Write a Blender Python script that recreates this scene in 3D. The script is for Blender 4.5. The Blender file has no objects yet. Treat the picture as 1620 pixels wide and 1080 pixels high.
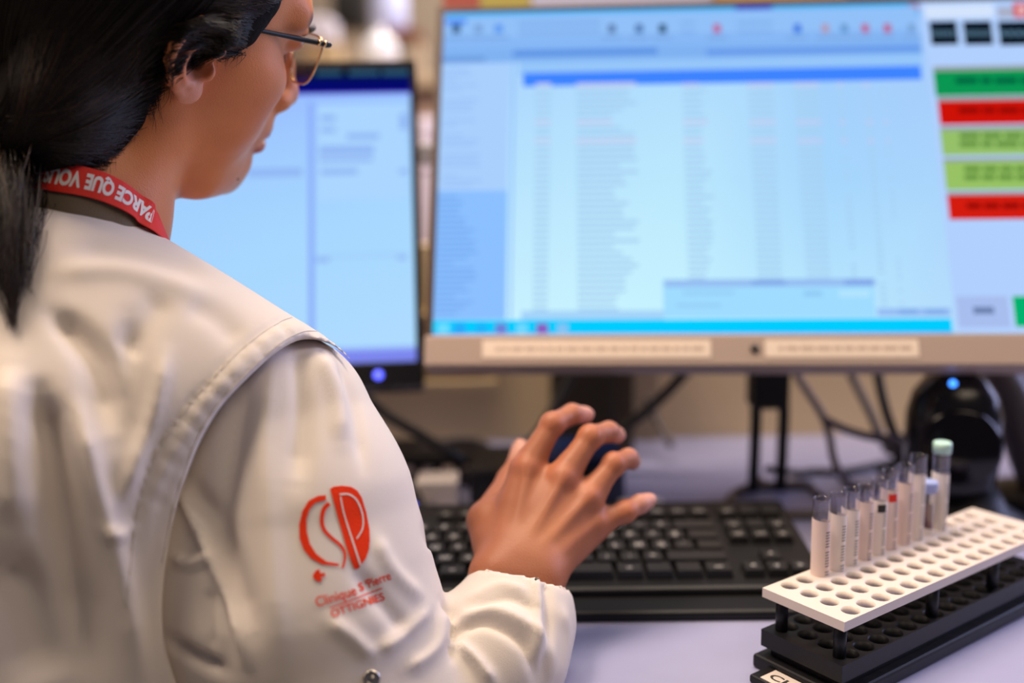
import bpy, bmesh, math, random
import numpy as np
from mathutils import Vector, Matrix
from mathutils.bvhtree import BVHTree
random.seed(7); rng = np.random.default_rng(7)
scene = bpy.context.scene

# ------------------------------------------------------------------ camera, light, exposure
FOC = 1575.0                       # 35 mm lens on a 1620 px wide frame
CAM = np.array([0.0, 0.0, 1.095])
_p = math.radians(10); _a = math.radians(0.9)
FW = np.array([0, math.cos(_p), -math.sin(_p)])
_R = np.array([1.0, 0, 0]); _U = np.array([0, math.sin(_p), math.cos(_p)])
RT = _R*math.cos(_a) - _U*math.sin(_a); UP = _U*math.cos(_a) + _R*math.sin(_a)
cd = bpy.data.cameras.new('camera'); cam = bpy.data.objects.new('camera', cd)
scene.collection.objects.link(cam); scene.camera = cam
cd.sensor_width = 36; cd.lens = 35; cd.clip_start = 0.02
cam.matrix_world = Matrix([[RT[0], UP[0], -FW[0], CAM[0]], [RT[1], UP[1], -FW[1], CAM[1]],
                           [RT[2], UP[2], -FW[2], CAM[2]], [0, 0, 0, 1]])
cd.dof.use_dof = True; cd.dof.focus_distance = 0.648; cd.dof.aperture_fstop = 1.8
scene.view_settings.view_transform = 'Standard'; scene.view_settings.look = 'None'
scene.view_settings.gamma = 1; scene.view_settings.use_curve_mapping = False
scene.view_settings.exposure = 0.0

w = bpy.data.worlds.new('world'); scene.world = w; w.use_nodes = True
w.node_tree.nodes['Background'].inputs[0].default_value = (0.60, 0.60, 0.80, 1)
w.node_tree.nodes['Background'].inputs[1].default_value = 0.075

def area(name, loc, target, sx, sy, power, col):
    d = bpy.data.lights.new(name, 'AREA'); d.shape = 'RECTANGLE'; d.size = sx; d.size_y = sy
    d.energy = power; d.color = col
    o = bpy.data.objects.new(name, d); scene.collection.objects.link(o); o.location = loc
    o.rotation_euler = (Vector(target)-Vector(loc)).to_track_quat('-Z', 'Y').to_euler()
    return o
area('ceiling_or_fill_light', (-0.66, 0.68, 2.55), (-0.45, 0.65, 0), 0.9, 0.5, 41, (1.0, 0.78, 0.59))
area('ceiling_or_fill_light', (-1.9, 0.1, 2.4), (-0.3, 0.6, 0.9), 0.5, 0.4, 6, (1.0, 0.76, 0.55))  # added raking fill from the left, brings out the coat folds
area('ceiling_or_fill_light', (0.9, -0.3, 2.55), (0.5, 0.3, 0), 1.2, 0.6, 11, (1.0, 0.80, 0.60))
area('ceiling_or_fill_light', (0.3, 1.08, 2.55), (0.3, 1.12, 0), 1.2, 0.4, 27, (1.0, 0.82, 0.64))  # added fill above the monitor gap, brightens the partition and rear desk
area('ceiling_or_fill_light', (0.3, 3.0, 2.55), (0.1, 3.0, 0), 1.2, 0.6, 60, (1.0, 0.85, 0.7))
area('window_daylight', (2.3, 1.5, 1.75), (0.1, 0.75, 0.85), 1.2, 1.4, 40, (0.55, 0.58, 1.0))

def P(px, py, d): return CAM + FW*d + RT*((px-810)/FOC*d) + UP*((540-py)/FOC*d)
def proj(X):
    v = np.atleast_2d(X) - CAM; d = v @ FW
    return np.c_[810+FOC*(v@RT)/d, 540-FOC*(v@UP)/d, d]
def ray(px, py):
    v = P(px, py, 1) - CAM; return v/np.linalg.norm(v)

# ------------------------------------------------------------------ materials
def mat(name, col, rough=0.5, metal=0, bump=0, bscale=200, noise=0, nscale=20, spec=0.5, trans=0, alpha=1, sss=0, emit=None, estr=0, ior=1.45, coat=0, sheen=0):
    m = bpy.data.materials.new(name); m.use_nodes = True; nt = m.node_tree; b = nt.nodes['Principled BSDF']
    b.inputs['Base Color'].default_value = (*col, 1); b.inputs['Roughness'].default_value = rough
    b.inputs['Metallic'].default_value = metal; b.inputs['Specular IOR Level'].default_value = spec
    b.inputs['Transmission Weight'].default_value = trans; b.inputs['IOR'].default_value = ior
    b.inputs['Coat Weight'].default_value = coat; b.inputs['Sheen Weight'].default_value = sheen
    if sss:
        b.inputs['Subsurface Weight'].default_value = sss; b.inputs['Subsurface Radius'].default_value = (1, .35, .2)
        b.inputs['Subsurface Scale'].default_value = 0.006
    if emit: b.inputs['Emission Color'].default_value = (*emit, 1); b.inputs['Emission Strength'].default_value = estr
    tc = nt.nodes.new('ShaderNodeTexCoord')
    if noise:
        n = nt.nodes.new('ShaderNodeTexNoise'); n.inputs['Scale'].default_value = nscale; n.inputs['Detail'].default_value = 4
        nt.links.new(tc.outputs['Object'], n.inputs['Vector'])
        mx = nt.nodes.new('ShaderNodeMix'); mx.data_type = 'RGBA'
        mx.inputs['A'].default_value = (*[c*(1-noise) for c in col], 1); mx.inputs['B'].default_value = (*[min(1, c*(1+noise)) for c in col], 1)
        nt.links.new(n.outputs['Fac'], mx.inputs['Factor']); nt.links.new(mx.outputs['Result'], b.inputs['Base Color'])
    if bump:
        n2 = nt.nodes.new('ShaderNodeTexNoise'); n2.inputs['Scale'].default_value = bscale; n2.inputs['Detail'].default_value = 3
        nt.links.new(tc.outputs['Object'], n2.inputs['Vector'])
        bp = nt.nodes.new('ShaderNodeBump'); bp.inputs['Strength'].default_value = bump; bp.inputs['Distance'].default_value = 0.001
        nt.links.new(n2.outputs['Fac'], bp.inputs['Height']); nt.links.new(bp.outputs['Normal'], b.inputs['Normal'])
    return m

def skin_material():
    m = mat('skin', (0.50, 0.23, 0.125), 0.42, bump=0.25, bscale=900, sss=0.15, spec=0.4)
    nt = m.node_tree; b = nt.nodes['Principled BSDF']
    at = nt.nodes.new('ShaderNodeAttribute'); at.attribute_name = 'tint'
    tc = nt.nodes.new('ShaderNodeTexCoord'); n = nt.nodes.new('ShaderNodeTexNoise'); n.inputs['Scale'].default_value = 45; n.inputs['Detail'].default_value = 5
    nt.links.new(tc.outputs['Object'], n.inputs['Vector'])
    r = nt.nodes.new('ShaderNodeMapRange'); r.inputs['To Min'].default_value = .88; r.inputs['To Max'].default_value = 1.10
    nt.links.new(n.outputs['Fac'], r.inputs['Value'])
    mu = nt.nodes.new('ShaderNodeVectorMath'); mu.operation = 'SCALE'
    nt.links.new(at.outputs['Color'], mu.inputs[0]); nt.links.new(r.outputs['Result'], mu.inputs['Scale'])
    nt.links.new(mu.outputs['Vector'], b.inputs['Base Color'])
    return m

M = {}
M['skin'] = skin_material()
M['coat'] = mat('white_coat_cotton', (0.76, 0.69, 0.635), 0.8, bump=0.15, bscale=1500, noise=0.03, nscale=8, spec=0.15, sheen=0.15)
M['collar'] = mat('taupe_collar', (0.17, 0.13, 0.09), 0.9, bump=0.3, bscale=1200)
M['hair'] = mat('dark_hair', (0.012, 0.008, 0.007), 0.38, spec=0.5)
M['hairmass'] = mat('hair_mass', (0.008, 0.005, 0.004), 0.75, spec=0.15, bump=1.0, bscale=300)
M['hair2'] = mat('brown_hair', (0.05, 0.024, 0.012), 0.4, spec=0.5)
M['red'] = mat('red_lanyard', (0.80, 0.025, 0.012), 0.6, bump=0.3, bscale=1500)
M['white_print'] = mat('white_print', (0.85, 0.80, 0.76), 0.6)
M['embroidery'] = mat('red_embroidery', (0.82, 0.045, 0.010), 0.8, bump=0.5, bscale=1200, spec=.1)
M['gold'] = mat('gold_wire', (0.80, 0.52, 0.25), 0.25, metal=1)
M['black_gloss'] = mat('black_gloss', (0.008, 0.008, 0.010), 0.22)
M['black'] = mat('black_plastic', (0.007, 0.007, 0.009), 0.45, spec=0.35)
M['key'] = mat('key_black', (0.015, 0.015, 0.017), 0.38)
M['legend'] = mat('key_legend', (0.38, 0.37, 0.37), 0.6)
M['cable'] = mat('black_cable', (0.015, 0.014, 0.014), 0.5)
M['greycable'] = mat('grey_cable', (0.12, 0.10, 0.10), 0.5)
M['silver'] = mat('taupe_silver_plastic', (0.40, 0.31, 0.27), 0.45)
M['paper'] = mat('cream_label', (0.80, 0.68, 0.58), 0.8, noise=.1, nscale=200)
M['desk'] = mat('pale_laminate', (0.32, 0.33, 0.52), 0.38, noise=0.03, nscale=60)
M['beige'] = mat('beige_panel', (0.78, 0.62, 0.38), 0.7, noise=0.05, nscale=6)
M['brownbox'] = mat('dark_brown_plastic', (0.035, 0.026, 0.018), 0.6)
M['rack_white'] = mat('white_acrylic', (0.68, 0.60, 0.55), 0.4)
M['eye'] = mat('eye_white', (0.75, 0.72, 0.70), 0.15)
M['iris'] = mat('iris_brown', (0.03, 0.015, 0.008), 0.1)
M['nail'] = mat('nail', (0.72, 0.38, 0.30), 0.28)
M['label_white'] = mat('tube_label', (0.88, 0.80, 0.76), 0.7)
M['label_pink'] = mat('tube_label_pink', (0.84, 0.68, 0.64), 0.7)
M['ink'] = mat('label_ink', (0.03, 0.03, 0.03), 0.7)
M['blood'] = mat('blood', (0.10, 0.01, 0.01), 0.2)
M['cap_blue'] = mat('cap_blue', (0.36, 0.44, 0.80), 0.4)
M['cap_green'] = mat('cap_green', (0.48, 0.74, 0.66), 0.35)
M['steel'] = mat('snap_metal', (0.6, 0.55, 0.5), 0.25, metal=1)
def thin_glass(name, tint, fac):
    m = bpy.data.materials.new(name); m.use_nodes = True; nt = m.node_tree; nt.nodes.clear()
    o = nt.nodes.new('ShaderNodeOutputMaterial'); t = nt.nodes.new('ShaderNodeBsdfTransparent'); g = nt.nodes.new('ShaderNodeBsdfGlossy')
    t.inputs[0].default_value = (*tint, 1); g.inputs['Roughness'].default_value = 0.05
    f = nt.nodes.new('ShaderNodeLayerWeight'); f.inputs['Blend'].default_value = .5
    pw = nt.nodes.new('ShaderNodeMath'); pw.operation = 'POWER'; pw.inputs[1].default_value = 4.0; nt.links.new(f.outputs['Facing'], pw.inputs[0])
    mm = nt.nodes.new('ShaderNodeMath'); mm.operation = 'MULTIPLY_ADD'; mm.inputs[1].default_value = .75; mm.inputs[2].default_value = fac
    mx = nt.nodes.new('ShaderNodeMixShader')
    nt.links.new(pw.outputs[0], mm.inputs[0]); nt.links.new(mm.outputs[0], mx.inputs[0]); nt.links.new(t.outputs[0], mx.inputs[1]); nt.links.new(g.outputs[0], mx.inputs[2])
    nt.links.new(mx.outputs[0], o.inputs[0]); return m
M['glass'] = thin_glass('tube_glass', (0.98, 0.97, 0.99), 0.07)
M['lens'] = thin_glass('lens_glass', (0.78, 0.74, 0.72), 0.06)
def glow(name, col, s):
    return mat(name, (0.01, 0.01, 0.01), 0.4, emit=col, estr=s)
M['led'] = glow('blue_led', (0.10, 0.12, 1.0), 3.0)
M['led2'] = glow('cyan_led', (0.05, 0.25, 1.0), 4.0)
def display_mat():
    m = bpy.data.materials.new('display_pixels'); m.use_nodes = True; nt = m.node_tree; nt.nodes.clear()
    o = nt.nodes.new('ShaderNodeOutputMaterial'); e = nt.nodes.new('ShaderNodeEmission'); a = nt.nodes.new('ShaderNodeAttribute'); a.attribute_name = 'pix'
    nt.links.new(a.outputs['Color'], e.inputs[0]); nt.links.new(e.outputs[0], o.inputs[0]); return m
M['display'] = display_mat()

# ------------------------------------------------------------------ object helpers
def link(o): scene.collection.objects.link(o); return o
def tag(o, label=None, cat=None, group=None, kind=None):
    if label: o['label'] = label
    if cat: o['category'] = cat
    if group: o['group'] = group
    if kind: o['kind'] = kind
    return o
def empty(name, loc, label, cat, group=None, rot=None):
    o = bpy.data.objects.new(name, None); link(o); o.location = Vector(loc); o.empty_display_size = .05
    if rot is not None: o.rotation_euler = rot
    return tag(o, label, cat, group)
def place(o, parent):
    """parent while keeping world coordinates of mesh data"""
    if parent is not None:
        o.parent = parent
        pm = world_of(parent); o.matrix_parent_inverse = pm.inverted()
    return o
def world_of(o):
    m = Matrix.LocRotScale(o.location, o.rotation_euler, o.scale)
    if o.parent is not None: m = world_of(o.parent) @ o.matrix_parent_inverse @ m
    return m
def mesh_np(name, V, F, mats, parent=None, smooth=True, fm=None):
    me = bpy.data.meshes.new(name)
    me.from_pydata([tuple(v) for v in np.asarray(V).tolist()], [], F if isinstance(F, list) else F.tolist())
    for m in (mats if isinstance(mats, (list, tuple)) else [mats]): me.materials.append(m)
    if fm is not None: me.polygons.foreach_set('material_index', np.asarray(fm, dtype=np.int32))
    if smooth: me.polygons.foreach_set('use_smooth', np.ones(len(me.polygons), bool))
    me.update(); o = bpy.data.objects.new(name, me); link(o); return place(o, parent)
def from_bm(name, bm, mats, parent=None, smooth=False, recalc=True):
    if recalc: bmesh.ops.recalc_face_normals(bm, faces=bm.faces)
    me = bpy.data.meshes.new(name); bm.to_mesh(me); bm.free()
    for m in (mats if isinstance(mats, (list, tuple)) else [mats]): me.materials.append(m)
    if smooth:
        for p in me.polygons: p.use_smooth = True
    o = bpy.data.objects.new(name, me); link(o); return place(o, parent)
def box(bm, lo, hi, M4=None, mi=0, bev=0):
    r = bmesh.ops.create_cube(bm, size=1)['verts']
    lo, hi = Vector(lo), Vector(hi)
    for v in r: v.co = Vector([(lo[i]+hi[i])/2 + v.co[i]*(hi[i]-lo[i]) for i in range(3)])
    fs = list({f for v in r for f in v.link_faces})
    if bev:
        es = list({e for v in r for e in v.link_edges})
        g = bmesh.ops.bevel(bm, geom=es, offset=bev, segments=2, affect='EDGES', profile=.5)
        fs = list({f for f in g['faces']} | {f for v in g['verts'] for f in v.link_faces})
    for f in fs: f.material_index = mi
    if M4 is not None:
        for v in {v for f in fs for v in f.verts}: v.co = M4 @ v.co
    return fs
def lathe(bm, prof, seg=24, M4=Matrix(), mi=0, cap=True):
    rings = []
    for r, z in prof:
        rings.append([bm.verts.new(M4 @ Vector((r*math.cos(2*math.pi*i/seg), r*math.sin(2*math.pi*i/seg), z))) for i in range(seg)])
    for a, b in zip(rings, rings[1:]):
        for i in range(seg):
            f = bm.faces.new((a[i], a[(i+1) % seg], b[(i+1) % seg], b[i])); f.material_index = mi; f.smooth = True
    if cap:
        for rg in (rings[0], rings[-1]):
            f = bm.faces.new(rg); f.material_index = mi
def smooth_path(pts, n=8):
    pts = [np.asarray(p, float) for p in pts]; out = []
    q = [2*pts[0]-pts[1]] + pts + [2*pts[-1]-pts[-2]]
    for i in range(1, len(q)-2):
        for k in range(n):
            t = k/n; a, b, c, d = q[i-1], q[i], q[i+1], q[i+2]
            out.append(.5*((2*b)+(-a+c)*t+(2*a-5*b+4*c-d)*t*t+(-a+3*b-3*c+d)*t**3))
    out.append(pts[-1]); return np.array(out)
def tube(bm, pts, r, seg=10, mi=0, closed=False, r2=None):
    pts = np.asarray(pts, float); n = len(pts); rings = []
    rad = np.full(n, r) if np.isscalar(r) else np.asarray(r)
    prev = None
    for i in range(n):
        t = pts[min(i+1, n-1)]-pts[max(i-1, 0)]
        if closed: t = pts[(i+1) % n]-pts[(i-1) % n]
        t = t/(np.linalg.norm(t)+1e-12)
        if prev is None:
            h = np.array([0, 0, 1.]) if abs(t[2]) < .9 else np.array([1., 0, 0]); prev = np.cross(t, h)
        u = prev - t*(prev@t); u /= np.linalg.norm(u); v = np.cross(t, u); prev = u
        rings.append([bm.verts.new(Vector(pts[i]+rad[i]*(math.cos(2*math.pi*k/seg)*u+math.sin(2*math.pi*k/seg)*v))) for k in range(seg)])
    pr = list(zip(rings, rings[1:])) + ([(rings[-1], rings[0])] if closed else [])
    for a, b in pr:
        for k in range(seg):
            f = bm.faces.new((a[k], a[(k+1) % seg], b[(k+1) % seg], b[k])); f.material_index = mi; f.smooth = True
    if not closed:
        for rg in (rings[0], rings[-1]):
            f = bm.faces.new(rg); f.material_index = mi
def frame_M(o, x, y, z):
    return Matrix([[x[0], y[0], z[0], o[0]], [x[1], y[1], z[1], o[1]], [x[2], y[2], z[2], o[2]], [0, 0, 0, 1]])
_fonts = {}
def text_mesh(txt, bold=0.0, xscale=1.0):
    """flat bmesh of a text, baseline at y=0, x from 0; returns (bm, width)"""
    cu = bpy.data.curves.new('t', 'FONT'); cu.body = txt; cu.size = 1; cu.offset = bold; cu.resolution_u = 4
    o = bpy.data.objects.new('t', cu); link(o); dg = bpy.context.evaluated_depsgraph_get(); dg.update()
    me = o.evaluated_get(dg).to_mesh(); bm = bmesh.new(); bm.from_mesh(me)
    o.evaluated_get(dg).to_mesh_clear(); bpy.data.objects.remove(o); bpy.data.curves.remove(cu)
    x0 = min(v.co.x for v in bm.verts); x1 = max(v.co.x for v in bm.verts)
    for v in bm.verts: v.co.x = (v.co.x-x0)*xscale
    return bm, (x1-x0)*xscale
def refine(bm, L, rounds=4):
    for _ in range(rounds):
        bmesh.ops.triangulate(bm, faces=bm.faces)
        es = [e for e in bm.edges if (e.verts[0].co-e.verts[1].co).length > L]
        if not es: break
        bmesh.ops.subdivide_edges(bm, edges=es, cuts=1)
    bmesh.ops.triangulate(bm, faces=bm.faces)

# ------------------------------------------------------------------ signed distance modelling
class Field:
    def __init__(s, xs, ys, zs):
        s.ax = [np.asarray(a, np.float32) for a in (xs, ys, zs)]
        s.D = np.full([len(a) for a in s.ax], 0.05, np.float32)
    def sub(s, lo, hi):
        sl = []
        for i in range(3):
            a = np.searchsorted(s.ax[i], lo[i]); b = np.searchsorted(s.ax[i], hi[i]); sl.append(slice(max(a-1, 0), max(b+1, 1)))
        X = s.ax[0][sl[0]][:, None, None]; Y = s.ax[1][sl[1]][None, :, None]; Z = s.ax[2][sl[2]][None, None, :]
        return tuple(sl), X, Y, Z
    def op(s, fn, lo, hi, k, mode):
        m = 0.012 + k; sl, X, Y, Z = s.sub([v-m for v in lo], [v+m for v in hi])
        if 0 in s.D[sl].shape: return
        b = fn(X, Y, Z).astype(np.float32); a = s.D[sl]
        if mode == 'u': h = np.clip(.5+.5*(b-a)/k, 0, 1); s.D[sl] = b + (a-b)*h - k*h*(1-h)
        else: b = -b; h = np.clip(.5-.5*(b-a)/k, 0, 1); s.D[sl] = b + (a-b)*h + k*h*(1-h)
    def cap(s, a, b, ra, rb=None, k=.01, mode='u', squash=None):
        a = np.asarray(a, np.float32); b = np.asarray(b, np.float32); rb = ra if rb is None else rb; ab = b-a; L = float(ab@ab)+1e-12; r = max(ra, rb)
        def fn(X, Y, Z):
            px, py, pz = X-a[0], Y-a[1], Z-a[2]; t = np.clip((px*ab[0]+py*ab[1]+pz*ab[2])/L, 0, 1)
            return np.sqrt((px-t*ab[0])**2+(py-t*ab[1])**2+(pz-t*ab[2])**2) - (ra+(rb-ra)*t)
        s.op(fn, np.minimum(a, b)-r, np.maximum(a, b)+r, k, mode)
    def path(s, pts, rs, k=.01, mode='u'):
        for i in range(len(pts)-1):
            s.cap(pts[i], pts[i+1], rs[i] if not np.isscalar(rs) else rs, rs[i+1] if not np.isscalar(rs) else rs, k, mode)
    def ell(s, c, r, k=.01, mode='u', rot=None):
        c = np.asarray(c, float); r = np.asarray(r, float); A = np.eye(3) if rot is None else np.asarray(rot, float)  # rows = local axes
        def fn(X, Y, Z):
            px, py, pz = X-c[0], Y-c[1], Z-c[2]
            q = [A[i, 0]*px+A[i, 1]*py+A[i, 2]*pz for i in range(3)]
            k0 = np.sqrt(sum((q[i]/r[i])**2 for i in range(3))); k1 = np.sqrt(sum((q[i]/r[i]**2)**2 for i in range(3)))+1e-9
            return k0*(k0-1)/k1
        e = np.sqrt((A.T**2)@(r**2)) ; s.op(fn, c-e, c+e, k, mode)
    def mesh(s):
        D = s.D; S = D < 0; c = np.zeros(tuple(n-1 for n in D.shape), np.int8)
        sh = c.shape
        for i in (0, 1):
            for j in (0, 1):
                for k in (0, 1): c += S[i:i+sh[0], j:j+sh[1], k:k+sh[2]]
        idx = np.argwhere((c > 0) & (c < 8)); N = len(idx)
        vid = np.full(sh, -1, np.int32); vid[tuple(idx.T)] = np.arange(N)
        co = [(i, j, k) for i in (0, 1) for j in (0, 1) for k in (0, 1)]
        val = np.stack([D[idx[:, 0]+i, idx[:, 1]+j, idx[:, 2]+k] for i, j, k in co], 1)
        acc = np.zeros((N, 3)); cnt = np.zeros(N)
        for a in range(8):
            for b in range(a+1, 8):
                if sum(abs(co[a][q]-co[b][q]) for q in range(3)) != 1: continue
                va, vb = val[:, a], val[:, b]; m = (va < 0) != (vb < 0)
                t = np.where(m, va/np.where(m, va-vb, 1), 0)[:, None]
                p = np.array(co[a])+t*(np.array(co[b])-np.array(co[a])); acc += p*m[:, None]; cnt += m
        fr = acc/cnt[:, None]; V = np.zeros((N, 3))
        for q in range(3):
            A = s.ax[q].astype(float); V[:, q] = A[idx[:, q]]*(1-fr[:, q])+A[idx[:, q]+1]*fr[:, q]
        F = []
        for q in range(3):
            o1, o2 = (q+1) % 3, (q+2) % 3
            sl0 = [slice(None)]*3; sl1 = [slice(None)]*3; sl0[q] = slice(0, -1); sl1[q] = slice(1, None)
            E = S[tuple(sl0)] != S[tuple(sl1)]; e = np.argwhere(E)
            e = e[(e[:, o1] > 0) & (e[:, o2] > 0) & (e[:, o1] < D.shape[o1]-1) & (e[:, o2] < D.shape[o2]-1)]
            def cell(d1, d2):
                x = e.copy(); x[:, o1] -= d1; x[:, o2] -= d2; return vid[tuple(x.T)]
            quad = np.stack([cell(1, 1), cell(0, 1), cell(0, 0), cell(1, 0)], 1)
            fl = ~S[tuple(e.T)]; quad[fl] = quad[fl][:, ::-1]; F.append(quad)
        return V, np.concatenate(F)
def axis(lo, hi, step, fine=()):
    """grid line positions; fine = [(a, b, step)] finer ranges"""
    out = [lo]
    while out[-1] < hi:
        st = step
        for a, b, f in fine:
            if a <= out[-1] < b: st = min(st, f)
        out.append(out[-1]+st)
    return out
def biggest(V, F):
    lab = np.arange(len(V))
    for _ in range(600):
        m = lab[F].min(1); new = lab.copy()
        for c in range(4): np.minimum.at(new, F[:, c], m)
        new = new[new]
        if (new == lab).all(): break
        lab = new
    u, n = np.unique(lab, return_counts=True); keep = lab == u[np.argmax(n)]; idx = np.cumsum(keep)-1
    return V[keep], idx[F[keep[F[:, 0]]]]
def relax(V, F, it=2, lam=.5):
    V = V.copy(); E = np.concatenate([F[:, [0, 1]], F[:, [1, 2]], F[:, [2, 3]], F[:, [3, 0]]]); n = len(V)
    deg = np.bincount(E.ravel(), minlength=n)[:, None]+1e-9
    for _ in range(it):
        S = np.stack([np.bincount(E[:, 0], V[E[:, 1], q], n)+np.bincount(E[:, 1], V[E[:, 0], q], n) for q in range(3)], 1)
        V += lam*(S/deg-V)
    return V
def normals(V, F):
    n = np.cross(V[F[:, 2]]-V[F[:, 0]], V[F[:, 3]]-V[F[:, 1]]); N = np.zeros_like(V)
    for c in range(4):
        for q in range(3): N[:, q] += np.bincount(F[:, c], n[:, q], len(V))
    return N/(np.linalg.norm(N, axis=1)[:, None]+1e-12)
def dist_poly(p2, poly):
    """distance in 2-D from points to a polyline, and the parameter 0..1 along it"""
    poly = np.asarray(poly, float); best = np.full(len(p2), 1e9); tt = np.zeros(len(p2)); sgn = np.zeros(len(p2)); n = len(poly)-1
    for i in range(n):
        a, b = poly[i], poly[i+1]; ab = b-a; t = np.clip(((p2-a)@ab)/(ab@ab), 0, 1); v = p2-(a+t[:, None]*ab); d = np.linalg.norm(v, axis=1)
        m = d < best; best[m] = d[m]; tt[m] = (i+t[m])/n; sgn[m] = np.sign(ab[0]*v[m, 1]-ab[1]*v[m, 0])
    return best, tt, sgn
def folds(V, F, lines):
    """raise ridges (+) or sink valleys (-) along fold lines on the side of the cloth that faces the room behind her"""
    N = normals(V, F); q = proj(V); face = np.clip(-((V-CAM)/np.linalg.norm(V-CAM, axis=1)[:, None]*N).sum(1)*3, 0, 1)
    D = np.zeros(len(V))
    for pts, wid, amp, *rest in lines:
        sp = smooth_path([np.array(p, float) for p in pts], 5); d, t, sg = dist_poly(q[:, :2], sp)
        w0, w1 = (wid if isinstance(wid, tuple) else (wid, wid)); ww = w0+(w1-w0)*t
        g = np.exp(-(d/ww)**2); 
        if rest and rest[0] == 'step': g = np.where(sg*rest[1] > 0, np.exp(-(d/ww)**2), np.exp(-(d/(ww*.2))**2))
        end = np.clip(t*6, 0, 1)*np.clip((1-t)*6, 0, 1); end = .25+.75*end
        D += amp*g*end*face
    return V+N*D[:, None], D

# ================================================================== THE ROOM
def structure(name, bm, m): return tag(from_bm(name, bm, m), kind='structure')
bm = bmesh.new(); box(bm, (-3.2, -2.2, -.05), (3.2, 4.2, 0)); structure('floor', bm, mat('floor_vinyl', (.30, .28, .26), .4, noise=.08, nscale=5))
bm = bmesh.new(); box(bm, (-3.2, 4.2, 0), (3.2, 4.3, 2.7)); structure('wall_back', bm, mat('back_wall_paint', (.30, .25, .20), .8, noise=.1, nscale=2))

# partition behind the desk: beige panel with narrow ledges
PY = 1.235
t = empty('desk_partition', (0, PY+.02, 0), 'beige horizontally ribbed partition panel standing behind the desk, under the screens', 'partition')
bm = bmesh.new(); box(bm, (-1.15, PY, 0), (1.25, PY+.03, 1.0)); from_bm('panel', bm, M['beige'], t)
for z, hh, m in ((.905, .012, 'beige'), (.862, .008, 'beige'), (.822, .008, 'beige')):
    bm = bmesh.new(); box(bm, (-1.1, PY-.012, z), (-.02, PY, z+hh), bev=.002); from_bm('ledge', bm, M[m], t)
bm = bmesh.new(); box(bm, (-1.15, PY-.006, .90), (1.25, PY, .903)); from_bm('seam_strip', bm, M['beige'], t)

# desk with a cut-out where she sits
DZ = .75
t = empty('desk', (.2, .95, 0), 'pale lavender-grey laminate desk carrying the keyboard and the tube rack', 'desk')
poly = [(1.25, .40), (.10, .40), (.035, .50), (.020, .60), (-.010, .68), (-.09, .735), (-.14, .80), (-1.15, .80), (-1.15, 1.234), (1.25, 1.234)]
bm = bmesh.new(); lo = [bm.verts.new((x, y, DZ-.028)) for x, y in poly]; hi = [bm.verts.new((x, y, DZ)) for x, y in poly]
bm.faces.new(lo[::-1]); bm.faces.new(hi)
for i in range(len(poly)): j = (i+1) % len(poly); bm.faces.new((lo[i], lo[j], hi[j], hi[i]))
from_bm('desktop', bm, M['desk'], t)
for x, y in ((-1.1, 1.18), (1.2, 1.18), (1.2, .45), (.16, .45), (-1.1, .86)):
    bm = bmesh.new(); box(bm, (x-.025, y-.025, 0), (x+.025, y+.025, DZ-.028), bev=.003); from_bm('leg', bm, M['greycable'], t)

# ================================================================== SCREENS
def display_quads(name, rects, W, H, parent, Mx, order_eps=.00004):
    """one mesh of coloured rectangles: (x0,y0,x1,y1,(colour)) or with four corner colours"""
    V = []; F = []; Cc = []
    for k, (x0, y0, x1, y1, c) in enumerate(rects):
        z = .0004+order_eps*k if k < 60 else .0004+order_eps*60+1e-6*(k-60)
        b = len(V)
        for x, y in ((x0, y0), (x1, y0), (x1, y1), (x0, y1)): V.append(Mx @ Vector((x, y, z)))
        F.append((b, b+1, b+2, b+3)); cs = c if isinstance(c[0], (tuple, list)) else [c]*4
        Cc += [(*[v for v in q], 1) for q in cs]
    me = bpy.data.meshes.new(name); me.from_pydata(V, [], F); me.materials.append(M['display'])
    ca = me.color_attributes.new('pix', 'FLOAT_COLOR', 'CORNER'); ca.data.foreach_set('color', np.array(Cc, np.float32).ravel())
    o = bpy.data.objects.new(name, me); link(o); return place(o, parent)
def srgb(r, g, b): return tuple(((c/255)/12.92 if c/255 <= .04045 else ((c/255+.055)/1.055)**2.4) for c in (r, g, b))
def plane_frame(bl, br, tl):
    bl, br, tl = map(np.array, (bl, br, tl)); x = br-bl; x = x/np.linalg.norm(x); y = tl-bl; y = y-x*(x@y); y /= np.linalg.norm(y); n = np.cross(x, y)
    return bl, x, y, n
def on_plane(fr, px, py):
    o, x, y, n = fr; r = ray(px, py); t = ((o-CAM)@n)/(r@n); p = CAM+r*t-o; return float(p@x), float(p@y)

# ---- large screen
fr = plane_frame([-0.073, 0.9072, 0.9421], [0.3952, 0.8782, 0.9409], [-0.0633, 1.0504, 1.2484])
o_, x_, y_, n_ = fr; W, H = .600, .3375
MX = frame_M(o_, x_, y_, n_)
big = empty('computer_monitor', (.23, 1.05, DZ), 'large silver-framed monitor showing a blue table of results and coloured buttons', 'monitor')
bm = bmesh.new(); B = .007; BB = .030
box(bm, (-B, -BB, -.035), (W+B, H+B, -.004), MX, bev=.004); from_bm('back_shell', bm, M['silver'], big)
bm = bmesh.new()
box(bm, (-B, -BB, -.006), (W+B, -.001, .004), MX, bev=.0015); from_bm('bottom_bezel', bm, M['silver'], big)
bm = bmesh.new(); box(bm, (-B, -.001, -.006), (-.0005, H+B, .003), MX); box(bm, (W+.0005, -.001, -.006), (W+B, H+B, .003), MX)
box(bm, (-.0005, H+.0005, -.006), (W+.0005, H+B*.6, .003), MX); from_bm('thin_bezel', bm, mat('bezel_dark', (.06, .035, .025), .4), big)
R = []
def px_rect(x0, y0, x1, y1, c):
    u0, v1 = on_plane(fr, x0, y0); u1, v0 = on_plane(fr, x1, y1); R.append((u0, v0, u1, v1, c))
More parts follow.
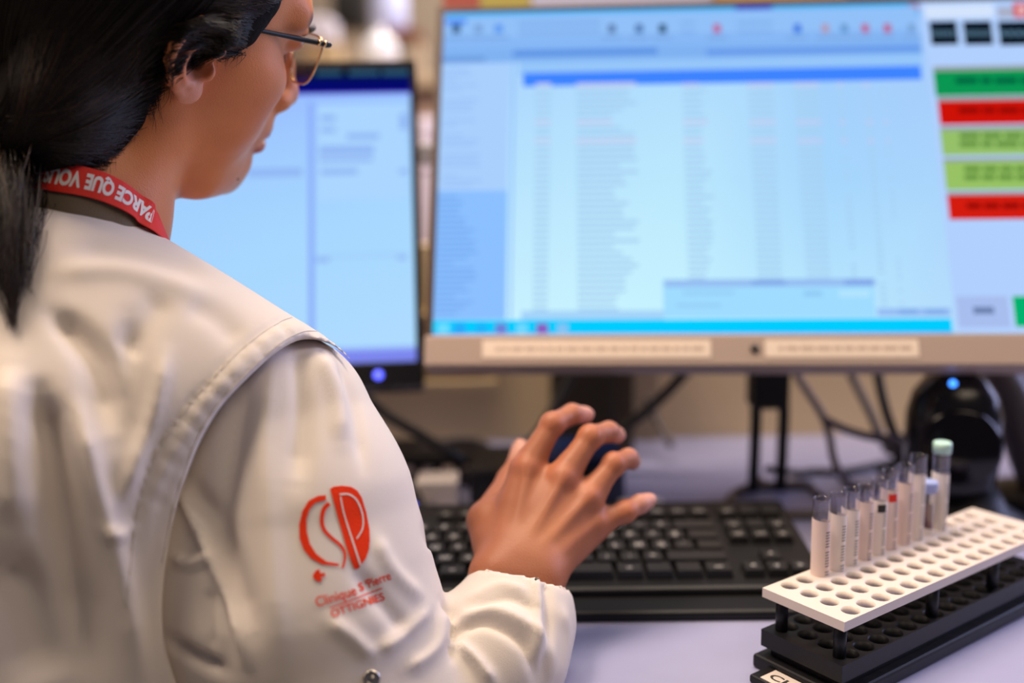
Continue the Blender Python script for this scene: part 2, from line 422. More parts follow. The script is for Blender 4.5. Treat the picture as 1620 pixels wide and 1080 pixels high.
cT, cM, cB = srgb(150, 198, 255), srgb(176, 220, 255), srgb(200, 243, 255)
# three background bands (panel brightest and greenest near its lower middle)
def uvrect(u0, v0, u1, v1, c): R.append((u0, v0, u1, v1, c))
us = [0, .12*W, .38*W, .62*W, .8*W, W]; top = [srgb(150, 190, 250), srgb(165, 205, 252), srgb(170, 214, 254), srgb(160, 203, 252), srgb(165, 200, 252), srgb(185, 205, 252)]
mid = [srgb(158, 200, 253), srgb(185, 228, 254), srgb(188, 232, 254), srgb(166, 214, 253), srgb(170, 212, 252), srgb(178, 215, 252)]
bot = [srgb(150, 208, 255), srgb(202, 243, 255), srgb(200, 244, 255), srgb(186, 232, 255), srgb(182, 220, 252), srgb(190, 220, 252)]
for i in range(5):
    uvrect(us[i], 0, us[i+1], H*.45, (bot[i], bot[i+1], mid[i+1], mid[i]))
    uvrect(us[i], H*.45, us[i+1], H, (mid[i], mid[i+1], top[i+1], top[i]))
px_rect(706, 10, 1454, 27, srgb(60, 180, 245))
px_rect(1163, 10, 1222, 20, srgb(50, 80, 215)); px_rect(1436, 8, 1453, 17, srgb(190, 90, 110))
px_rect(704, 27, 1456, 80, srgb(146, 192, 248)); px_rect(704, 62, 1456, 84, srgb(136, 184, 246)); px_rect(706, 32, 738, 38, srgb(50, 125, 245))
for x, c in ((722, (40, 80, 120)), (757, (120, 160, 215)), (789, (90, 150, 240)), (968, (90, 120, 170)), (1011, (70, 110, 170)), (1048, (25, 70, 100)), (1134, (190, 90, 140)),
             (1261, (50, 110, 225)), (1305, (180, 150, 170)), (1335, (100, 150, 205)), (1368, (190, 85, 130)), (1403, (190, 75, 120)), (1441, (120, 160, 210))):
    px_rect(x-6, 40, x+6, 53, srgb(*c)); px_rect(x-16, 58, x+16, 63, srgb(125, 170, 230))
for x0, x1 in ((820, 950), (860, 930), (1165, 1222), (1075, 1100)): px_rect(x0, 36, x1, 41, srgb(132, 178, 238)); px_rect(x0, 50, x1, 55, srgb(132, 178, 238))
px_rect(703, 81, 1458, 88, srgb(128, 178, 242)); px_rect(812, 82, 1040, 88, srgb(95, 148, 228)); px_rect(1117, 80, 1456, 84, srgb(105, 155, 235))
# left pane
px_rect(700, 94, 768, 99, srgb(105, 150, 215)); px_rect(697, 104, 803, 302, srgb(170, 208, 254)); px_rect(689, 304, 800, 506, srgb(140, 192, 255))
uvrect(*on_plane(fr, 806, 505), *on_plane(fr, 815, 100), srgb(142, 188, 252))
random.seed(3)
for k in range(24):
    y = 112+k*7.9
    if random.random() < .72: px_rect(702-.03*k*2, y, 702+random.uniform(18, 62), y+3, srgb(156, 194, 248))
for k in range(22):
    y = 312+k*8.7; px_rect(694-k*.3, y, 694+random.uniform(16, 62), y+3.6, srgb(120, 172, 242))
# table
px_rect(822, 100, 1458, 112, srgb(150, 198, 250)); px_rect(828, 118, 1457, 128, srgb(62, 132, 255))
cols = [(848, 872, .9), (912, 1012, .75), (1079, 1123, .8), (1182, 1222, .95), (1255, 1294, .95), (1323, 1332, .5), (1364, 1374, .7), (1392, 1398, .3)]
for r in range(37):
    y = 134+r*9.85; pink = r in (0, 6, 9)
    if y > 495: break
    for x0, x1, den in cols:
        cx = (x0+x1)/2; sh = (cx-940)/770*(y-134)*.148   # columns spread slightly towards the bottom of the tilted panel
        ln = random.uniform(.55, 1)*(x1-x0) if x0 in (912, 1079) else (x1-x0)
        if random.random() > den+.25: continue
        if y > 440 and 1050 < x0+sh < 1385: continue
        c = srgb(196, 204, 240) if pink else srgb(168, 208, 242)
        px_rect(x0+sh, y, x0+sh+ln, y+4.5, c)
# pop-up window and status rows
px_rect(825, 493, 1050, 510, srgb(165, 212, 250))
px_rect(1048, 444, 1384, 503, srgb(160, 220, 255)); px_rect(1050, 444, 1384, 454, srgb(150, 190, 242)); px_rect(1188, 445, 1242, 452, srgb(130, 170, 232)); px_rect(1335, 444, 1380, 452, srgb(130, 165, 232))
px_rect(1325, 460, 1375, 471, srgb(178, 228, 254)); px_rect(1080, 462, 1160, 467, srgb(150, 205, 246)); px_rect(1270, 462, 1300, 470, srgb(145, 200, 245)); px_rect(1070, 482, 1140, 487, srgb(150, 205, 246))
px_rect(1386, 489, 1503, 501, srgb(150, 190, 245)); px_rect(1420, 491, 1450, 498, srgb(130, 172, 235)); px_rect(1462, 491, 1495, 498, srgb(130, 172, 235))
px_rect(684, 508, 1506, 533, srgb(0, 205, 255)); px_rect(684, 528, 1506, 535, srgb(70, 145, 250))
for x, c in ((702, (110, 220, 255)), (728, (40, 170, 250)), (762, (30, 180, 250)), (793, (110, 130, 215)), (826, (110, 215, 255)), (858, (140, 95, 190)), (890, (130, 195, 245))):
    px_rect(x-9, 513, x+9, 529, srgb(*c))
# right window
px_rect(1456, 6, 1760, 535, srgb(178, 208, 254)); px_rect(1460, 12, 1572, 30, srgb(212, 228, 252)); px_rect(1575, 14, 1640, 30, srgb(170, 176, 200))
px_rect(1600, 8, 1640, 30, srgb(215, 60, 65)); px_rect(1611, 12, 1617, 26, srgb(235, 215, 220)); px_rect(1607, 16, 1621, 21, srgb(235, 215, 220))
for x0, x1 in ((1468, 1515), (1521, 1570), (1576, 1660)):
    px_rect(x0, 37, x1, 73, srgb(5, 14, 28)); n = 6
    for q in range(n): a = x0+4+(x1-x0-8)*q/n; px_rect(a, 51, a+(x1-x0-8)/n*.7, 60, srgb(90, 125, 150))
bt = [(1474, 110, 150, (10, 150, 82), (0, 90, 60)), (1481, 158, 196, (205, 18, 8), (140, 8, 5)), (1485, 205, 245, (150, 192, 105), (95, 140, 60)),
      (1490, 255, 300, (152, 194, 100), (95, 140, 60)), (1496, 308, 347, (212, 28, 16), (140, 8, 5))]
for x, y0, y1, c, tc in bt:
    px_rect(x, y0, 1760, y1, srgb(*c)); px_rect(x, y0-2, 1760, y0, srgb(150, 160, 165)); ym = (y0+y1)/2; xx = x+28+random.uniform(0, 8); rows = (0,) if c[1] < 160 else (-8, 5)
    for dy in rows:
        q = xx
        while q < 1745:
            l = random.uniform(16, 38); px_rect(q, ym-4+dy, min(q+l, 1750), ym+4+dy, srgb(*tc)); q += l+4
px_rect(1510, 470, 1597, 519, srgb(168, 190, 238)); px_rect(1537, 487, 1571, 498, srgb(110, 130, 175)); px_rect(1599, 470, 1690, 518, srgb(0, 178, 110))
R = [(max(0, min(W, r[0])), max(0, min(H, r[1])), max(0, min(W, r[2])), max(0, min(H, r[3])), r[4]) for r in R]
display_quads('display', R, W, H, big, MX)
# two label tapes and the emblem on the lower bezel
for (x0, x1) in ((764, 1123), (1209, 1450)):
    u0, _ = on_plane(fr, x0, 550); u1, _ = on_plane(fr, x1, 545)
    bm = bmesh.new(); box(bm, (u0, -.0225, .004), (u1, -.0065, .0046), MX)
    q = u0+.012
    while q < u1-.014: l = random.uniform(.004, .013); box(bm, (q, -.0165, .0046), (min(q+l, u1-.006), -.0125, .0047), MX, mi=1); q += l+.002
    from_bm('label_tape', bm, [M['paper'], mat('faded_print', (.50, .38, .32), .8)], big)
u0, _ = on_plane(fr, 1192, 545); bm = bmesh.new(); lathe(bm, [(0.0001, .0042), (.004, .0042), (.004, .0052), (.0001, .0052)], 16, MX @ Matrix.Translation((u0, -.0145, 0))); from_bm('emblem', bm, M['cable'], big)
# stand: neck, two rods and a wire foot
c0 = P(1196, 575, 1.00); bm = bmesh.new(); zc = P(1196, 625, 1.08)[2]; x0 = P(1168, 600, 1.08)[0]; x1 = P(1222, 600, 1.08)[0]
box(bm, (x0, .985, zc), (x1, 1.02, 1.05), bev=.003); from_bm('neck', bm, M['black'], big)
bm = bmesh.new()
for px in (1176, 1218):
    a = P(px, 610, 1.08); b = P(px+2, 742, 1.08); tube(bm, smooth_path([(a[0], 1.0, a[2]), (a[0]+.001, 1.0, .83), (b[0], 1.0, DZ+.006)], 6), .0058, 10)
from_bm('rods', bm, M['black'], big)
bm = bmesh.new(); zf = DZ+.005; xa = P(1150, 740, 1.05)[0]; xb = P(1290, 740, 1.05)[0]
tube(bm, smooth_path([(xb, 1.02, zf), (xa+.03, 1.015, zf), (xa, .985, zf), (xa-.002, .955, zf), (xa+.01, .935, zf), (xa+.05, .93, zf), (xb, .93, zf)], 8), .005, 10)
from_bm('foot', bm, M['greycable'], big)

# ---- small screen on the left
fr2 = plane_frame([-0.2157, 0.9813, 0.9017], [-0.097, 0.9887, 0.9022], [-0.2237, 1.0896, 1.1743]); o2, x2, y2, n2 = fr2
W2, H2 = .376, .319
orig = np.array([-0.097, 0.9887, 0.9022])-x2*W2
fr2 = (orig, x2, y2, n2); MX2 = frame_M(orig, x2, y2, n2)
sm = empty('computer_monitor', (-.28, 1.08, DZ), 'smaller black-framed monitor on the left, partly hidden by her head and shoulder', 'monitor')
bm = bmesh.new(); box(bm, (-.008, -.026, -.04), (W2+.007, H2+.009, -.004), MX2, bev=.004); from_bm('back_shell', bm, M['black'], sm)
bm = bmesh.new(); box(bm, (-.008, -.026, -.006), (W2+.007, -.001, .004), MX2, bev=.001); box(bm, (-.008, -.001, -.006), (-.0005, H2+.009, .004), MX2)
box(bm, (W2+.0005, -.001, -.006), (W2+.007, H2+.009, .004), MX2); box(bm, (-.0005, H2+.0005, -.006), (W2+.0005, H2+.009, .004), MX2); from_bm('bezel', bm, M['black_gloss'], sm)
R = []; fr_s, fr = fr, fr2
def g4(a, b): return (srgb(*a), srgb(*b))
v146 = on_plane(fr, 600, 146)[1]; v125 = on_plane(fr, 600, 124)[1]; u500 = on_plane(fr, 493, 400)[0]
A, Bc, Cc_, Dc = srgb(150, 205, 255), srgb(178, 226, 255), srgb(150, 178, 255), srgb(160, 205, 255)
uvrect(0, 0, W2, v146*.55, (srgb(170, 215, 255), srgb(176, 220, 255), srgb(168, 216, 255), srgb(160, 205, 255)))
uvrect(0, v146*.55, W2, v146, (srgb(160, 205, 255), srgb(168, 216, 255), srgb(158, 198, 255), srgb(145, 170, 255)))
uvrect(0, v146, W2, v125, srgb(4, 10, 105)); uvrect(0, v125, W2, H2, srgb(6, 22, 50)); uvrect(0, v146-.002, W2, v146, srgb(95, 70, 250))
for x0, x1 in ((500, 540), (552, 600), (605, 646)): px_rect(x0, 109, x1, 119, srgb(45, 85, 115))
uvrect(0, .0, W2, .012, srgb(125, 135, 238)); uvrect(0, .012, W2, .016, srgb(150, 180, 250))
uvrect(u500-.003, .016, u500+.003, v146-.01, srgb(140, 172, 250)); uvrect(u500+.006, v146-.12, W2-.004, v146-.014, srgb(172, 214, 255))
for r in ((507, 183, 531, 192), (507, 202, 531, 210), (549, 212, 600, 220), (505, 232, 592, 244), (507, 268, 566, 276), (392, 268, 478, 279), (500, 406, 522, 415), (628, 402, 644, 411), (632, 268, 645, 276), (632, 180, 644, 206), (505, 250, 590, 256)):
    px_rect(*r, srgb(146, 182, 244))
uvrect(on_plane(fr, 498, 406)[0], on_plane(fr, 498, 409)[1], on_plane(fr, 645, 400)[0], on_plane(fr, 498, 404)[1], srgb(160, 205, 250))
R = [(max(0, min(W2, r[0])), max(0, min(H2, r[1])), max(0, min(W2, r[2])), max(0, min(H2, r[3])), r[4]) for r in R]
display_quads('display', R, W2, H2, sm, MX2)
ul, vl = on_plane(fr, 599, 594); bm = bmesh.new(); lathe(bm, [(.0001, .004), (.0045, .004), (.0042, .0055), (.0001, .0058)], 20, MX2 @ Matrix.Translation((ul, max(vl, -.020), 0))); from_bm('power_light', bm, M['led'], sm)
bm = bmesh.new(); box(bm, (-.31, 1.075, DZ+.012), (-.25, 1.10, 1.0), bev=.004); from_bm('neck', bm, M['black'], sm)
bm = bmesh.new(); box(bm, (-.39, .98, DZ), (-.17, 1.15, DZ+.012), bev=.004); from_bm('foot', bm, M['black'], sm)
fr = fr_s

# ================================================================== KEYBOARD
kb = empty('keyboard', (.1, .82, DZ), 'black computer keyboard lying on the desk below the large monitor', 'keyboard')
KW, KD = .367, .158; kslope = math.atan2(.016, KD)
KM = Matrix.Translation((-.118, .742, DZ)) @ Matrix.Rotation(math.radians(-.5), 4, 'Z') @ Matrix.Translation((0, 0, .003)) @ Matrix.Rotation(kslope, 4, 'X')
bm = bmesh.new(); box(bm, (0, -.004, 0), (KW, KD, .0145), KM, bev=.004)
KB0 = bm; from_bm('keyboard_body', bm, M['black'], kb)
bm = bmesh.new(); box(bm, (.004, -.028, -.001), (KW-.004, -.002, .008), KM, bev=.003); from_bm('palm_rest', bm, M['black'], kb)
for x in (.03, KW-.05): bm = bmesh.new(); box(bm, (x, KD-.025, -.0170), (x+.02, KD-.012, .001), KM, bev=.001); from_bm('rear_foot', bm, M['black'], kb)
U_ = .0190
lay = []
def row(y, keys, x=0.008):
    for kx in keys:
        if isinstance(kx, (int, float)): x += kx*U_; continue
        ch, wd = kx; lay.append((x, y, wd, ch)); x += wd*U_
rows_y = [.010+i*U_ for i in range(5)]+[.010+5*U_+.008]
main = [
 [('ctrl', 1.25), ('', 1.25), ('alt', 1.25), ('', 6.25), ('alt', 1.25), ('', 1.25), ('', 1.25), ('ctrl', 1.25)],
 [('', 1.25), ('<', 1)]+[(c, 1) for c in 'WXCVBN,;:=']+[('', 2.75)],
 [('', 1.75)]+[(c, 1) for c in 'QSDFGHJKLM%`']+[('', 1.25)],
 [('', 1.5)]+[(c, 1) for c in 'AZERTYUIOP^$']+[('', 1.5)],
 [('2', 1)]+[(c, 1) for c in '&é"(§è!çà)-1']+[('', 2)],
 [('esc', 1), 1]+[('F%d' % i, 1) for i in range(1, 5)]+[.5]+[('F%d' % i, 1) for i in range(5, 9)]+[.5]+[('F%d' % i, 1) for i in range(9, 13)]]
for y, ks in zip(rows_y, main): row(y, ks)
X1 = .008+15.35*U_
for y, ks in zip(rows_y, [[('<', 1), ('v', 1), ('>', 1)], [1, ('^', 1)], [], [('del', 1), ('end', 1), ('pg', 1)], [('ins', 1), ('', 1), ('pg', 1)], [('prt', 1), ('', 1), ('', 1)]]): row(y, ks, X1)
lg_cache = {}
for x, y, wd, ch in lay:
    bm = bmesh.new(); w_ = wd*U_-.0008; s = .0022
    base = [(x, y), (x+w_, y), (x+w_, y+U_-.0008), (x, y+U_-.0008)]; topc = [(x+s, y+s*.8), (x+w_-s, y+s*.8), (x+w_-s, y+U_-.0008-s*1.2), (x+s, y+U_-.0008-s*1.2)]
    vb = [bm.verts.new(KM @ Vector((a, b, .0125))) for a, b in base]; vt = [bm.verts.new(KM @ Vector((a, b, .0215))) for a, b in topc]
    bm.faces.new(vt); bm.faces.new(vb[::-1])
    for i in range(4): bm.faces.new((vb[i], vb[(i+1) % 4], vt[(i+1) % 4], vt[i]))
    if ch:
        if ch not in lg_cache:
            tb, tw = text_mesh(ch, .02); lg_cache[ch] = ([tuple(v.co) for v in tb.verts], [[v.index for v in f.verts] for f in tb.faces], tw); tb.free()
        vs, fs, tw = lg_cache[ch]; h = .0085 if len(ch) == 1 else .0048
        nv = [bm.verts.new(KM @ Vector((x+w_/2-tw*h/2+vx*h, y+.0060+vy*h, .02165))) for vx, vy, _ in vs]
        for f in fs:
            try: ff = bm.faces.new([nv[i] for i in f]); ff.material_index = 1
            except ValueError: pass
    from_bm('key', bm, [M['key'], M['legend']], kb, recalc=False)

# ================================================================== TUBE RACK
rz = .806
_ra = math.radians(35.5); A0 = np.array([.2069, .5868, 0]) + .066*np.array([-math.sin(_ra), math.cos(_ra), 0]); ex = np.array([math.cos(_ra), math.sin(_ra), 0]); ey = np.array([ex[1], -ex[0], 0])  # ey: towards the camera
LW, SW = .262, .066
RM = frame_M([A0[0], A0[1], 0], ex, -ey, [0, 0, 1])       # local: x along rack, y away from camera side (0..-SW)
rack = empty('test_tube_rack', (*(A0+ex*.13+ey*.03)[:2], DZ), 'two-tier tube rack, white perforated top over a black perforated tray', 'rack')
pitch = .0162; NC, NR = 15, 4; hx0 = .0176; hy0 = -.0090
def perforated(z0, z1, r, m, name, bevel=.0, margin=0):
    """plate with a real grid of round holes"""
    bm = bmesh.new(); seg = 16; x0, x1, y0, y1 = -margin, LW+margin, -SW-margin, margin
    gx = [x0]+[hx0+pitch*(i-.5) for i in range(NC+1)]+[x1]; gy = [y1]+[hy0-pitch*(j-.5) for j in range(NR+1)]+[y0]
    for z in (z0, z1):
        for i in range(len(gx)-1):
            for j in range(len(gy)-1):
                a, b, c, d = gx[i], gx[i+1], gy[j+1], gy[j]
                if b-a < 1e-4 or d-c < 1e-4: continue
                if 1 <= i <= NC and 1 <= j <= NR:
                    cx, cy = (a+b)/2, (c+d)/2; hw, hh = (b-a)/2, (d-c)/2; inner = []; outer = []
                    for k in range(seg):
                        th = 2*math.pi*(k+.5)/seg; cs, sn = math.cos(th), math.sin(th); q = min(hw/abs(cs), hh/abs(sn))
                        inner.append(bm.verts.new((cx+r*cs, cy+r*sn, z))); outer.append(bm.verts.new((cx+q*cs, cy+q*sn, z)))
                    for k in range(seg): bm.faces.new((inner[k], inner[(k+1) % seg], outer[(k+1) % seg], outer[k]))
                    cr = [(a, c), (b, c), (b, d), (a, d)]
                    # corner triangles
                    for (qx, qy) in cr:
                        th = math.atan2(qy-cy, qx-cx); kk = int(((th/(2*math.pi)) % 1)*seg-.5); k0 = kk % seg; k1 = (kk+1) % seg
                        bm.faces.new((outer[k0], outer[k1], bm.verts.new((qx, qy, z))))
                    if z == z1:
                        low = [bm.verts.new((v.co.x, v.co.y, z0)) for v in inner]
                        for k in range(seg): f = bm.faces.new((inner[k], inner[(k+1) % seg], low[(k+1) % seg], low[k])); f.smooth = True
                else:
                    bm.faces.new([bm.verts.new((px, py, z)) for px, py in ((a, c), (b, c), (b, d), (a, d))])
    P4 = [(x0, y0), (x1, y0), (x1, y1), (x0, y1)]
    for i in range(4):
        p, q = P4[i], P4[(i+1) % 4]; bm.faces.new([bm.verts.new(v) for v in ((*p, z0), (*q, z0), (*q, z1), (*p, z1))])
    bmesh.ops.remove_doubles(bm, verts=bm.verts, dist=1e-5)
    for v in bm.verts: v.co = RM @ v.co
    return from_bm(name, bm, m, rack)
perforated(rz-.0040, rz+.0025, .0064, M['rack_white'], 'top_plate')
perforated(.7665, .7785, .0070, M['black'], 'bottom_tray')
bm = bmesh.new(); box(bm, (-.004, -SW-.004, DZ), (LW+.004, .004, .760), RM, bev=.002); from_bm('base', bm, M['black'], rack)
bm = bmesh.new(); box(bm, (.006, -SW+.004, .7595), (LW-.006, -.004, .767), RM); from_bm('base_spacer', bm, M['black'], rack)
for x, y in ((.0095, -.0095), (.0095, -SW+.0095), (LW*.42, -SW+.007), (LW*.42, -.004), (LW*.72, -SW+.007), (LW-.008, -.01), (LW-.008, -SW+.008)):
    bm = bmesh.new(); lathe(bm, [(.0042, .778), (.0042, rz-.0039)], 14, RM @ Matrix.Translation((x, y, 0))); from_bm('post', bm, M['black'], rack)
# foot plate with the handwritten label
LB = frame_M([*(A0+ey*(SW+.001)-ex*.014)[:2], 0], ex, -ey, [0, 0, 1])
bm = bmesh.new(); box(bm, (-.008, .004, DZ), (.012, .058, .7560), LB, bev=.0015); from_bm('label_block', bm, M['black'], rack)
bm = bmesh.new(); box(bm, (-.006, .006, .7560), (.0095, .050, .7566), LB); from_bm('label', bm, M['rack_white'], rack)
tb, tw = text_mesh('CHER', .02, .8)
for v in tb.verts:
    u, vv = v.co.x/tw, v.co.y; v.co = LB @ Vector((-.002+vv*.010, .047-u*.036, .7567))
from_bm('handwriting', tb, M['ink'], rack)

# tubes: bottom at the tray, standing in the back row
def tube_object(col, height, label, capcol=None, tint='label_white', zlab=.8, content=None, mark=None, r=.0061, lean=0):
    x = hx0+pitch*col; y = hy0
    c = RM @ Vector((x, y, 0)); root = empty('test_tube', (c.x, c.y, .7672), label, 'test tube', 'glass tubes standing in the rack')
    T = Matrix.Translation((c.x, c.y, .7672)) @ Matrix.Rotation(lean, 4, 'Y')
    bm = bmesh.new()
    lathe(bm, [(.0008, .0), (r*.6, .0012), (r, .006), (r, height-.001), (r*1.03, height), (r*.9, height), (r*.88, height-.001), (r*.88, .006), (r*.5, .0022), (.0006, .0016)], 20, T, cap=False)
    from_bm('glass_body', bm, M['glass'], root, smooth=True)
    z0, z1 = .016, height*zlab; rr = r+.00025; bm = bmesh.new(); n = 22; a0 = math.radians(-200); a1 = math.radians(75)
    for k in range(n):
        t0 = a0+(a1-a0)*k/n; t1 = a0+(a1-a0)*(k+1)/n; cut = .004*(k/n)
        f = bm.faces.new([bm.verts.new(T @ Vector((rr*math.cos(t), rr*math.sin(t), z))) for t, z in ((t0, z0), (t1, z0), (t1, z1-cut), (t0, z1-cut))]); f.smooth = True
    bmesh.ops.remove_doubles(bm, verts=bm.verts, dist=1e-6)
    for q in range(26):   # bar-code like lines of print along the label
        zz = z0+.006+(z1-z0-.014)*q/26
        if q % 7 == 5: continue
        for s_ in range(5):
            t0 = math.radians(-75+s_*7); t1 = t0+math.radians(5)
            f = bm.faces.new([bm.verts.new(T @ Vector(((rr+.0001)*math.cos(t), (rr+.0001)*math.sin(t), z))) for t, z in ((t0, zz), (t1, zz), (t1, zz+.0008), (t0, zz+.0008))]); f.material_index = 1
    from_bm('paper_label', bm, [M[tint], M['ink']], root, recalc=False)
    if content:
        bm = bmesh.new(); lathe(bm, [(.0005, .002), (r*.82, .007), (r*.84, height*content), (.0005, height*content)], 18, T, cap=False); from_bm('sample', bm, M['blood'], root, smooth=True)
    if mark:
        bm = bmesh.new(); t0 = math.radians(-115)
        for dt in range(4):
            ta, tb_ = t0+dt*.25, t0+(dt+1)*.25
            bm.faces.new([bm.verts.new(T @ Vector(((rr+.0002)*math.cos(t), (rr+.0002)*math.sin(t), z))) for t, z in ((ta, z1-.010), (tb_, z1-.010), (tb_, z1-.004), (ta, z1-.004))])
        from_bm('mark', bm, M[mark], root, recalc=False)
    if capcol:
        bm = bmesh.new(); lathe(bm, [(.0062, height-.005), (.0068, height-.005), (.0070, height+.002), (.0064, height+.0035), (.0058, height+.0036), (.002, height+.0022), (.0002, height+.0022)], 24, T, cap=False)
        from_bm('cap', bm, M[capcol], root, smooth=True)
    return root
specs = [(2, .097, 'leftmost glass tube in the rack, open, with a pale pink paper label', 'label_pink', .86, None, None),
         (3, .097, 'second open glass tube from the left end of the rack, white label', 'label_white', .87, None, None),
         (4, .097, 'third open glass tube from the left end of the rack, white label', 'label_white', .87, None, None),
         (5, .096, 'fourth open glass tube from the left end of the rack, pinkish label', 'label_pink', .90, None, None),
         (6, .098, 'open glass tube whose white label has a black mark at its top', 'label_white', .86, None, 'ink'),
         (7, .101, 'open glass tube whose label has a small red mark at its top', 'label_pink', .88, None, 'red'),
         (8, .103, 'open glass tube between the red-marked tube and the tallest open tube', 'label_pink', .88, None, None),
         (9, .107, 'tallest open glass tube, right beside the short blue-capped tube', 'label_white', .88, None, None)]
for c_, h_, lb, tn, zl, ct, mk in specs: tube_object(c_, h_, lb, None, tn, zl, ct, mk, lean=random.uniform(-.015, .015))
tube_object(10, .080, 'short tube with a pale blue cap standing in the rack', 'cap_blue', 'label_white', .6, .8, r=.0055)
tube_object(11, .108, 'tall tube closed by a pale green cap at the right of the row', 'cap_green', 'label_white', .82, None)

# ================================================================== SMALL THINGS ON THE DESK
# bar-code scanner standing behind the rack
sc_c = P(1508, 700, .93); sx, sy = sc_c[0], sc_c[1]
scn = empty('barcode_scanner', (sx, sy, DZ), 'black upright hands-free scanner with a glowing blue light, behind the tubes', 'scanner')
SM = frame_M([sx, sy, 0], [.97, -.24, 0], [.24, .97, 0], [0, 0, 1])
def loft(bm, secs, seg=28, M4=Matrix(), mi=0, p=2.4):
    rings = []
    for cx, cy, z, rx, ry in secs:
        rg = []
        for k in range(seg):
            t = 2*math.pi*k/seg; c, s_ = math.cos(t), math.sin(t)
            rg.append(bm.verts.new(M4 @ Vector((cx+rx*math.copysign(abs(c)**(2/p), c), cy+ry*math.copysign(abs(s_)**(2/p), s_), z))))
        rings.append(rg)
    for a, b in zip(rings, rings[1:]):
        for k in range(seg): f = bm.faces.new((a[k], a[(k+1) % seg], b[(k+1) % seg], b[k])); f.smooth = True; f.material_index = mi
    for rg in (rings[0], rings[-1]): f = bm.faces.new(rg); f.material_index = mi
ztop = P(1508, 578, .93)[2]
bm = bmesh.new(); hz = ztop
loft(bm, [(0, .01, hz-.125, .034, .026), (0, .008, hz-.11, .040, .032), (0, .006, hz-.08, .0425, .036), (0, .005, hz-.045, .042, .036), (0, .006, hz-.025, .037, .033), (0, .008, hz-.010, .026, .024), (0, .009, hz-.003, .014, .013), (0, .009, hz, .003, .003)], 32, SM, p=2.3)
from_bm('scanner_head', bm, M['black_gloss'], scn, smooth=True)
bm = bmesh.new(); lathe(bm, [(.0001, 0), (.030, 0), (.034, .003), (.036, .008), (.033, .010), (.0001, .0075)], 32, SM @ Matrix.Translation((0, -.026, hz-.068)) @ Matrix.Rotation(math.radians(82), 4, 'X'))
from_bm('scan_window', bm, mat('window_black', (.004, .003, .005), .12), scn)
bm = bmesh.new(); loft(bm, [(.01, .015, DZ, .066, .052), (.01, .015, DZ+.008, .064, .050), (.008, .014, DZ+.02, .046, .036), (.004, .012, DZ+.05, .034, .028), (0, .01, hz-.115, .034, .027)], 28, SM)
from_bm('stand', bm, M['black'], scn, smooth=True)
bm = bmesh.new(); bmesh.ops.create_uvsphere(bm, u_segments=14, v_segments=8, radius=.0048)
for v in bm.verts: v.co = SM @ (v.co+Vector((-.006, -.0135, hz-.0135)))
from_bm('status_light', bm, M['led2'], scn, smooth=True)

# grey curved device to its right
gd = P(1600, 640, 1.04)
t = empty('desk_device', (gd[0]+.02, gd[1], DZ), 'dark grey curved plastic device at the right edge, behind the scanner', 'device')
bm = bmesh.new(); pa = [P(1560, 575, 1.03), P(1580, 600, 1.02), P(1606, 650, 1.01), P(1640, 740, 1.0)]; pa = pa+[np.array([pa[-1][0]+.01, pa[-1][1], DZ+.02])]
tube(bm, smooth_path(pa, 8), .022, 20); from_bm('arm', bm, mat('grey_shell', (.09, .075, .08), .4), t)
bm = bmesh.new(); q0 = P(1612, 578, 1.06); q1 = P(1680, 600, 1.06); tube(bm, smooth_path([q0, (q0+q1)/2+np.array([0, 0, -.006]), q1], 6), .020, 18); from_bm('head', bm, mat('grey_shell_light', (.30, .25, .24), .4), t)
bm = bmesh.new(); lathe(bm, [(.055, DZ), (.055, DZ+.012), (.02, DZ+.022)], 26, Matrix.Translation((pa[-1][0], pa[-1][1], 0))); from_bm('base', bm, M['black'], t)

# dark tower behind the big monitor's left part
xa, xb = P(872, 640, 1.22)[0], P(992, 640, 1.22)[0]
t = empty('upright_box', ((xa+xb)/2, 1.17, DZ), 'dark brown upright box standing against the partition under the large monitor', 'box')
bm = bmesh.new(); box(bm, (xa, 1.135, DZ), (xb-.02, 1.23, .99), bev=.003); from_bm('case', bm, M['brownbox'], t)
bm = bmesh.new(); box(bm, (xb-.0195, 1.15, DZ), (xb+.004, 1.23, .99), bev=.002); from_bm('side_panel', bm, mat('brown_panel', (.09, .065, .04), .6), t)

# pale post on the partition, right of the box
xa = P(1006, 640, 1.21)[0]; bm = bmesh.new(); box(bm, (xa, PY-.02, DZ), (xa+.034, PY, .995), bev=.002)
tag(from_bm('cable_duct', bm, mat('duct', (.50, .39, .26), .6)), 'pale beige vertical cable duct on the partition, right of the dark box', 'duct')

# blue-edged network box behind the hand
c = P(905, 800, .99)
t = empty('network_box', (c[0], 1.03, DZ), 'black and blue electronic box behind the raised hand', 'box')
xa, xb = P(742, 760, 1.02)[0], P(990, 760, 1.02)[0]
bm = bmesh.new(); box(bm, (xa, .985, DZ), (xb, 1.075, DZ+.038), bev=.003); from_bm('case', bm, M['black'], t)
bm = bmesh.new(); box(bm, (xa+.055, .99, DZ+.038), (xb-.002, 1.07, DZ+.048), bev=.003); from_bm('blue_lid', bm, mat('blue_plastic', (.008, .025, .10), .4), t)
bm = bmesh.new(); box(bm, (xb-.035, .978, DZ+.004), (xb-.002, .986, DZ+.036), bev=.002); from_bm('front_plate', bm, mat('slate_blue', (.035, .045, .11), .4), t)
